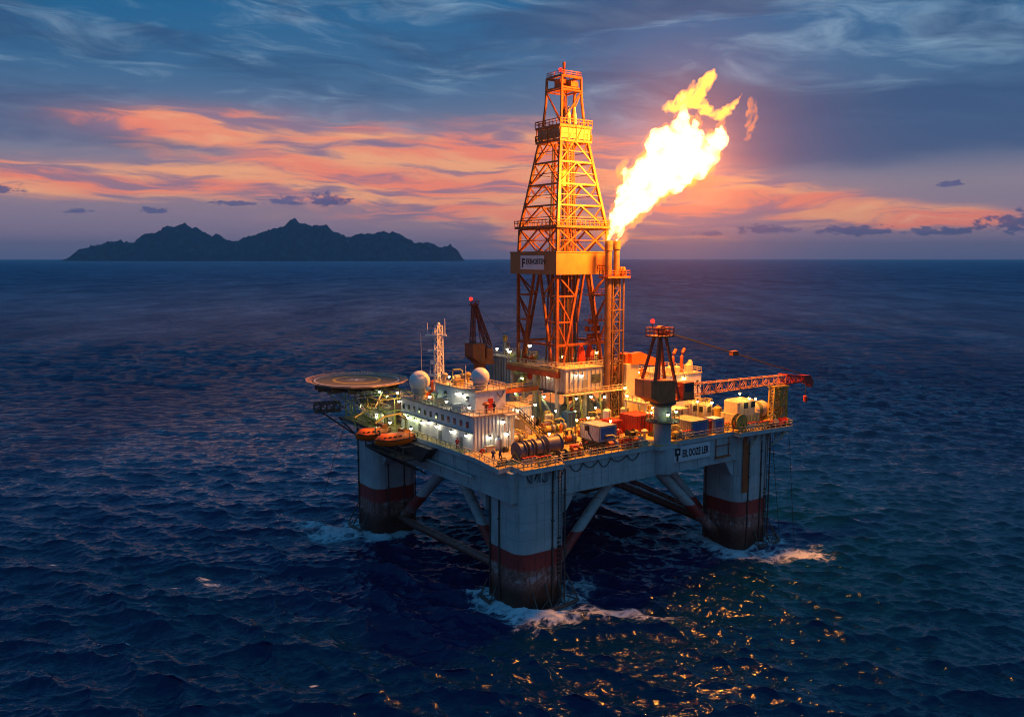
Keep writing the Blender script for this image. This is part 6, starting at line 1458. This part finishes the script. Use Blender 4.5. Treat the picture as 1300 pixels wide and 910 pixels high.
# ================================================================== people
def person_meshes():
    out = {}
    POSES = {
        'stand': dict(hip=(0, 0, .95), chest=(0, .02, 1.38), neck=(0, .03, 1.50), head=(0, .06, 1.66), lk=(-.12, .04, .50), rk=(.12, -.02, .50), lf=(-.13, 0, .07), rf=(.14, -.06, .07), le=(-.28, .02, 1.12), re=(.30, .06, 1.14), lh=(-.26, .18, .90), rh=(.22, .30, 1.02)),
        'lean': dict(hip=(0, -.12, .92), chest=(0, .18, 1.26), neck=(0, .28, 1.36), head=(0, .38, 1.46), lk=(-.13, .02, .50), rk=(.13, .10, .50), lf=(-.14, -.10, .07), rf=(.15, .02, .07), le=(-.28, .34, 1.05), re=(.28, .36, 1.05), lh=(-.20, .52, .92), rh=(.20, .54, .92)),
        'stoop': dict(hip=(0, -.22, .80), chest=(0, .20, .98), neck=(0, .34, 1.02), head=(0, .46, 1.04), lk=(-.15, .14, .46), rk=(.15, .10, .46), lf=(-.15, -.06, .07), rf=(.16, -.12, .07), le=(-.26, .36, .74), re=(.26, .36, .74), lh=(-.14, .50, .50), rh=(.16, .52, .52)),
        'walk': dict(hip=(0, 0, .94), chest=(0, .05, 1.37), neck=(0, .07, 1.49), head=(0, .10, 1.65), lk=(-.11, .22, .54), rk=(.11, -.06, .50), lf=(-.12, .30, .09), rf=(.12, -.38, .16), le=(-.28, -.14, 1.14), re=(.28, .12, 1.12), lh=(-.26, -.08, .88), rh=(.26, .34, .98))}
    def skin(name, verts, edges, radii, root=0):
        me = bpy.data.meshes.new(name); me.from_pydata(verts, edges, []); o = bpy.data.objects.new(name, me); COL.objects.link(o)
        o.modifiers.new('s', 'SKIN')
        for sv, r in zip(me.skin_vertices[0].data, radii): sv.radius = (r, r)
        me.skin_vertices[0].data[root].use_root = True
        sd = o.modifiers.new('d', 'SUBSURF'); sd.levels = 1; sd.render_levels = 1
        m2 = bpy.data.meshes.new_from_object(o.evaluated_get(bpy.context.evaluated_depsgraph_get())); m2.name = name
        bpy.data.objects.remove(o); bpy.data.meshes.remove(me)
        for p in m2.polygons: p.use_smooth = True
        return m2
    for key, J in POSES.items():
        V = {k: Vector(v) for k, v in J.items()}
        sh = lambda s: V['chest'] + Vector((s * .20, 0, .04))
        hp = lambda s: V['hip'] + Vector((s * .10, 0, -.04))
        nose = V['head'] + (V['head'] - V['neck']).normalized() * .0 + Vector((0, .12, -.01))
        vs = [V['hip'], (V['hip'] + V['chest']) / 2, V['chest'], V['neck'], V['head'], V['head'] + (V['head'] - V['neck']).normalized() * .10, nose,
              sh(-1), V['le'], V['lh'], sh(1), V['re'], V['rh'], hp(-1), V['lk'], V['lf'], hp(1), V['rk'], V['rf'], V['lf'] + Vector((-.02, .17, -.02)), V['rf'] + Vector((.02, .17, -.02))]
        ed = [(0, 1), (1, 2), (2, 3), (3, 4), (4, 5), (4, 6), (2, 7), (7, 8), (8, 9), (2, 10), (10, 11), (11, 12), (0, 13), (13, 14), (14, 15), (0, 16), (16, 17), (17, 18), (15, 19), (18, 20)]
        rad = [.15, .14, .16, .065, .10, .085, .03, .075, .05, .04, .075, .05, .04, .10, .068, .05, .10, .068, .05, .045, .045]
        body = skin('body', vs, ed, rad)
        idx = [0, 1, 2, 7, 8, 9, 10, 11, 12, 13, 14, 15, 16, 17, 18]
        mp = {i: n for n, i in enumerate(idx)}
        v2 = [Vector(vs[i]) for i in idx]
        for a, b in ((9, 8), (12, 11)): v2[mp[a]] = v2[mp[b]].lerp(v2[mp[a]], .82)
        for a in (15, 18): v2[mp[a]] = v2[mp[a]] + Vector((0, 0, .05))
        e2 = [(mp[a], mp[b]) for a, b in ed if a in mp and b in mp]
        cov = skin('coverall', v2, e2, [rad[i] + .035 for i in idx])
        hm = MB(); n = 12; prof = [(.175, -.02), (.15, 0.0), (.145, .05), (.11, .11), (.05, .145), (.01, .15)]
        hm.lathe((0, 0, 0), prof, n); me = hm.mesh('hard_hat')
        d_ = (V['head'] - V['neck']).normalized(); q = Vector((0, 0, 1)).rotation_difference(d_); hc = V['head'] + d_ * .055
        for v in me.vertices: v.co = hc + q @ v.co
        for p in me.polygons: p.use_smooth = True
        out[key] = (body, cov, me)
    return out
PM = person_meshes()
M_SKIN = paint('skin', (.40, .22, .15), .6, var=.1, rust=0)
def person(u, v, z, rz, pose, cov, hat, label, sc=1.2):
    t_ = thing('person', label, 'person', (u, v, z)); t_.rotation_euler = (0, 0, YAW + radians(rz)); t_.scale = (sc,) * 3
    b, c_, h = PM[pose]
    prev = None
    for me, nm, mt in ((b, 'body', M_SKIN), (c_, 'coverall', cov), (h, 'hard_hat', hat)):
        o = bpy.data.objects.new(nm, me); COL.objects.link(o); o.parent = t_
        if not me.materials: me.materials.append(mt)
        o.material_slots[0].link = 'OBJECT'; o.material_slots[0].material = mt
M_CVB = paint('coverall_navy', (.02, .035, .10), .8, var=.2, rust=0); M_CVR = paint('coverall_red', (.42, .03, .02), .8, var=.2, rust=0); M_CVD = paint('coverall_dark', (.03, .03, .035), .8, var=.2, rust=0); M_CVO = paint('coverall_orange', (.6, .16, .02), .8, var=.2, rust=0)
M_HATW = paint('hat_white', (.75, .74, .7), .4, var=.05, rust=0); M_HATR = paint('hat_red', (.5, .03, .02), .4, var=.05, rust=0); M_HATY = paint('hat_yellow', (.65, .42, .04), .4, var=.05, rust=0); M_HATD = paint('hat_dark', (.04, .04, .05), .4, var=.05, rust=0)
for a in [(3.9, 7.2, D0, -40, 'lean', M_CVB, M_HATW, 'worker in navy leaning over at the near deck corner, left of the two'), (5.5, 7.4, D0, -70, 'lean', M_CVB, M_HATD, 'worker in navy with dark helmet at the near deck corner, right of the two'),
          (4.2, 11.4, D0, -100, 'stoop', M_CVR, M_HATW, 'worker in red stooping below the cabin corner'), (3.6, 18.7, D0, 170, 'stand', M_CVR, M_HATR, 'worker in red standing on the left walkway beside the cabin wall'),
          (19.1, 14.6, D0, -30, 'stand', M_CVD, M_HATW, 'worker in dark overalls and white helmet at the stair foot'), (20.6, 11.2, D0, 20, 'walk', M_CVD, M_HATY, 'worker in dark overalls walking on mid deck behind the longest reel'),
          (21.9, 11.9, D0, 110, 'lean', M_CVR, M_HATW, 'worker in red leaning toward the walker on mid deck'), (17.5, 10.0, D0, 60, 'stoop', M_CVD, M_HATR, 'worker in dark overalls and red helmet crouched behind the longest reel'),
          (24.8, 13.0, D0, 140, 'stand', M_CVD, M_HATY, 'worker in dark overalls below the blue cabinet, left of the two'), (27.0, 14.2, D0, -150, 'walk', M_CVD, M_HATD, 'worker with dark helmet below the blue cabinet, right of the two'),
          (19.8, 2.6, D0, 100, 'stand', M_CVO, M_HATW, 'worker in orange on the front edge right of the reels'), (21.4, 3.6, D0, -160, 'lean', M_CVD, M_HATR, 'worker bending over the black basket on the front edge'), (33.2, 7.4, D0, 30, 'stand', M_CVR, M_HATW, 'worker in red left of the black hose coil'),
          (28.2, 19.0, D0, 0, 'stand', M_CVO, M_HATW, 'worker in orange in front of the pale green tanks'), (9.9, 15.9, 31.55, -90, 'stand', M_CVD, M_HATD, 'worker in dark overalls on the near end of the cabin roof'), (58.0, .2, D0, -120, 'stand', M_CVO, M_HATY, 'worker in orange beside the hose reel')]:
    person(*a)
# ================================================================== flame
def trail(pts, k=.45):
    out = []
    for a, b in zip(pts, pts[1:]):
        a = np.array(a); b = np.array(b); L = np.linalg.norm(b[:3] - a[:3]); n = max(1, int(L / max(.15, k * min(a[3], b[3]))))
        for i in range(n): out.append(tuple(a + (b - a) * i / n))
    return out + [tuple(pts[-1])]
def flame(name, label, blobs, vox, disp, dsz, sig, lim, nsc, lo, hi, group=None, parent=None):
    m = MB()
    for (u, v, z, r) in blobs: m.ball((u, v, z), r, 12, 8)
    base = blobs[0][:3] if parent is None else BASE[parent.name]
    me = m.mesh(name, base)
    o = bpy.data.objects.new(name, me); COL.objects.link(o); o.location = W(*base); o.rotation_euler = (0, 0, YAW)
    r = o.modifiers.new('r', 'REMESH'); r.mode = 'VOXEL'; r.voxel_size = vox
    for i, (ds, st) in enumerate(((dsz, disp), (dsz * .42, disp * .55), (dsz * .2, disp * .25))):
        tx = bpy.data.textures.new(name + str(i), 'CLOUDS'); tx.noise_scale = ds; tx.noise_depth = 2
        dm = o.modifiers.new('d', 'DISPLACE'); dm.texture = tx; dm.strength = st; dm.mid_level = .5; dm.texture_coords = 'GLOBAL'
    dg = bpy.context.evaluated_depsgraph_get(); me2 = bpy.data.meshes.new_from_object(o.evaluated_get(dg))
    o.modifiers.clear(); o.data = me2; me2.name = name
    mt = bpy.data.materials.new(name + '_fire'); mt.use_nodes = True; nt = mt.node_tree; nt.nodes.clear(); t = NT(nt)
    P = t.texco('Object'); x, y, z = t.sep(P)
    # the gas streams along +u and +z: stretch the density noise that way
    a = (x * .35 - y * .45 + z * .82) * .5; b = x * .9 - z * .4
    q = t.noise(t.vec(a, y * .9 + z * .45, b), nsc, 3.0, .6, .6)
    dn = t.ss(q, lo, hi) * sig
    e = nt.nodes.new('ShaderNodeEmission'); e.inputs[0].default_value = lim + (1,); t.put(e.inputs[1], dn)
    ab = nt.nodes.new('ShaderNodeVolumeAbsorption'); ab.inputs[0].default_value = (0, 0, 0, 1); t.put(ab.inputs[1], dn)
    ad = nt.nodes.new('ShaderNodeAddShader'); nt.links.new(e.outputs[0], ad.inputs[0]); nt.links.new(ab.outputs[0], ad.inputs[1])
    out = nt.nodes.new('ShaderNodeOutputMaterial'); nt.links.new(ad.outputs[0], out.inputs['Volume'])
    mt.cycles.volume_step_rate = .12
    me2.materials.clear(); me2.materials.append(mt)
    o.visible_shadow = False          # fire throws no shadow
    BASE[o.name] = base
    if parent is not None:
        o.parent = parent; o.location = (0, 0, 0); o.rotation_euler = (0, 0, 0); return o
    return tag(o, label, 'flame', group)
rf_ = random.Random(21)
FL = []
path = [(45.0, 21, 68.0, 1.9), (45.4, 19, 70.2, 2.8), (45.9, 17, 72.5, 3.6), (46.6, 15, 75.3, 4.2), (47.9, 13.5, 77.0, 4.7), (49.7, 12, 79.2, 5.0), (51.5, 11, 80.6, 4.6), (48.8, 12.2, 81.6, 3.8),
        (52.5, 10.7, 82.2, 3.4), (53.5, 10.3, 80.0, 3.9), (55.5, 9.6, 79.6, 3.0)]
for p in path:
    FL.append(p)
    for k in range(6):
        a = rf_.uniform(0, 2 * pi); b = rf_.uniform(-1, 1); d = p[3] * .85
        FL.append((p[0] + d * cos(a) * .9, p[1] + d * b, p[2] + d * sin(a) * .9, p[3] * rf_.uniform(.28, .48)))
FL += trail([(44.7, 24, 63.8, .7), (44.8, 23.4, 65.4, 1.0), (45.0, 21.6, 67.4, 1.5)]) + trail([(47.0, 24, 63.8, .6), (47.2, 23.2, 65.2, .85), (46.8, 21.6, 67.4, 1.1), (46.6, 19.8, 70.0, 1.6)])
FL += trail([(55.0, 9.6, 79.6, 2.9), (57.2, 9, 79.9, 2.2), (58.9, 8.5, 82, 1.8), (60.0, 8.1, 84.6, 1.3), (60.4, 8, 85.9, .9), (60.9, 8, 87.2, .4)])
FL += trail([(58.4, 8.6, 81.6, 1.4), (58.2, 8.6, 83.6, .9), (57.8, 8.6, 85.2, .4)])
FL += trail([(52.0, 11, 83.2, 2.3), (52.7, 10.9, 85, 1.7), (52.5, 10.6, 87, 1.3), (52.3, 10.5, 89, 1.0), (52.4, 10.4, 91.2, .7)])
FL += trail([(53.4, 10.6, 82.6, 1.8), (54.4, 10.4, 84.6, 1.1), (54.9, 10.3, 86.2, .7), (55.2, 10.2, 87.8, .35)])
FL += trail([(54.6, 10.2, 81.6, 1.6), (55.8, 9.9, 83.4, .9), (56.4, 9.8, 85.0, .4)])
core = flame('flare_flame', 'huge white hot gas flame streaming up and right from the flare pipes', FL, .34, 3.2, 4.0, .36, (15.0, 5.6, 1.9), .28, .36, .60)
flame('flame_fringe', None, [(u, v, z, r + min(.85, .2 + r * .2)) for (u, v, z, r) in FL], .4, 3.6, 3.2, .16, (3.4, .92, .05), .34, .36, .62, None, core)
F2 = trail([(47.2, 11, 89.4, .5), (48.4, 10.8, 89.8, 1.0), (49.8, 10.5, 90.2, 1.4), (51.4, 10.2, 91.0, 1.7), (53.2, 9.8, 91.8, 1.9), (55.0, 9.5, 93.0, 1.7), (56.8, 9.2, 94.8, 1.5), (58.1, 9, 96.2, 1.1), (59.0, 9, 97.8, .5)])
F2 += trail([(52.2, 10, 91.6, 1.3), (53.2, 9.8, 93.4, .9), (54.0, 9.7, 95.0, .4)])
F2 += trail([(54.4, 9.5, 91.2, 1.4), (57, 9, 89.8, 1.3), (60, 8.4, 89.3, 1.1), (62.4, 8, 90.2, .9), (64.0, 7.4, 91.6, .65), (65.4, 7, 93.4, .3)])
flame('flare_flame', 'ragged orange tongue of fire torn off above the main flame', F2, .28, 1.9, 2.0, .55, (4.6, 1.45, .14), .42, .36, .60)
F3 = trail([(66.2, 6, 84.2, .5), (66.9, 6, 85.6, .8), (67.4, 6, 87.6, 1.1), (67.5, 6, 89.4, 1.2), (67.8, 6, 91.2, 1.0), (67.9, 6, 92.8, .6)])
flame('flare_flame', 'small detached orange wisp of fire floating to the right of the flame', F3, .26, 1.5, 1.7, .40, (1.7, .46, .08), .5, .36, .62)
# the light the fire throws
for (u, v, z, p, r) in ((46.6, 13.5, 76.0, 60000, 2.5), (51.0, 10.5, 80.5, 270000, 3.5), (55.0, 8.5, 81.0, 190000, 2.5)):
    l = bpy.data.lights.new('fire_light', 'POINT'); l.energy = p; l.color = (1.0, .30, .022); l.shadow_soft_size = r
    o = bpy.data.objects.new('fire_light', l); COL.objects.link(o); o.location = W(u, v, z)
# scattering volume added to make the flame's halo, thinning out to nothing
SMC = (52, 11, 80); SMR = 62
c = MB(); c.ball(SMC, SMR, 32, 20); sm = c.mesh('flare_halo', SMC)
o = bpy.data.objects.new('flare_halo', sm); COL.objects.link(o); o.location = W(*SMC); o['kind'] = 'stuff'; o['label'] = 'thin scattering air added round the flame to make its orange halo'
m = bpy.data.materials.new('halo_air'); m.use_nodes = True; nt = m.node_tree; nt.nodes.clear(); t = NT(nt)
x, y, z = t.sep(t.texco('Object'))
rr_ = t.m('SQRT', x * x + y * y + z * z) / SMR
f_ = (1.0 - rr_).max(0.0)
v = nt.nodes.new('ShaderNodeVolumeScatter'); v.inputs['Color'].default_value = (.95, .66, .42, 1); t.put(v.inputs['Density'], f_ * f_ * .0008)
out = nt.nodes.new('ShaderNodeOutputMaterial'); nt.links.new(v.outputs[0], out.inputs['Volume']); sm.materials.append(m)
m.cycles.volume_step_rate = .7
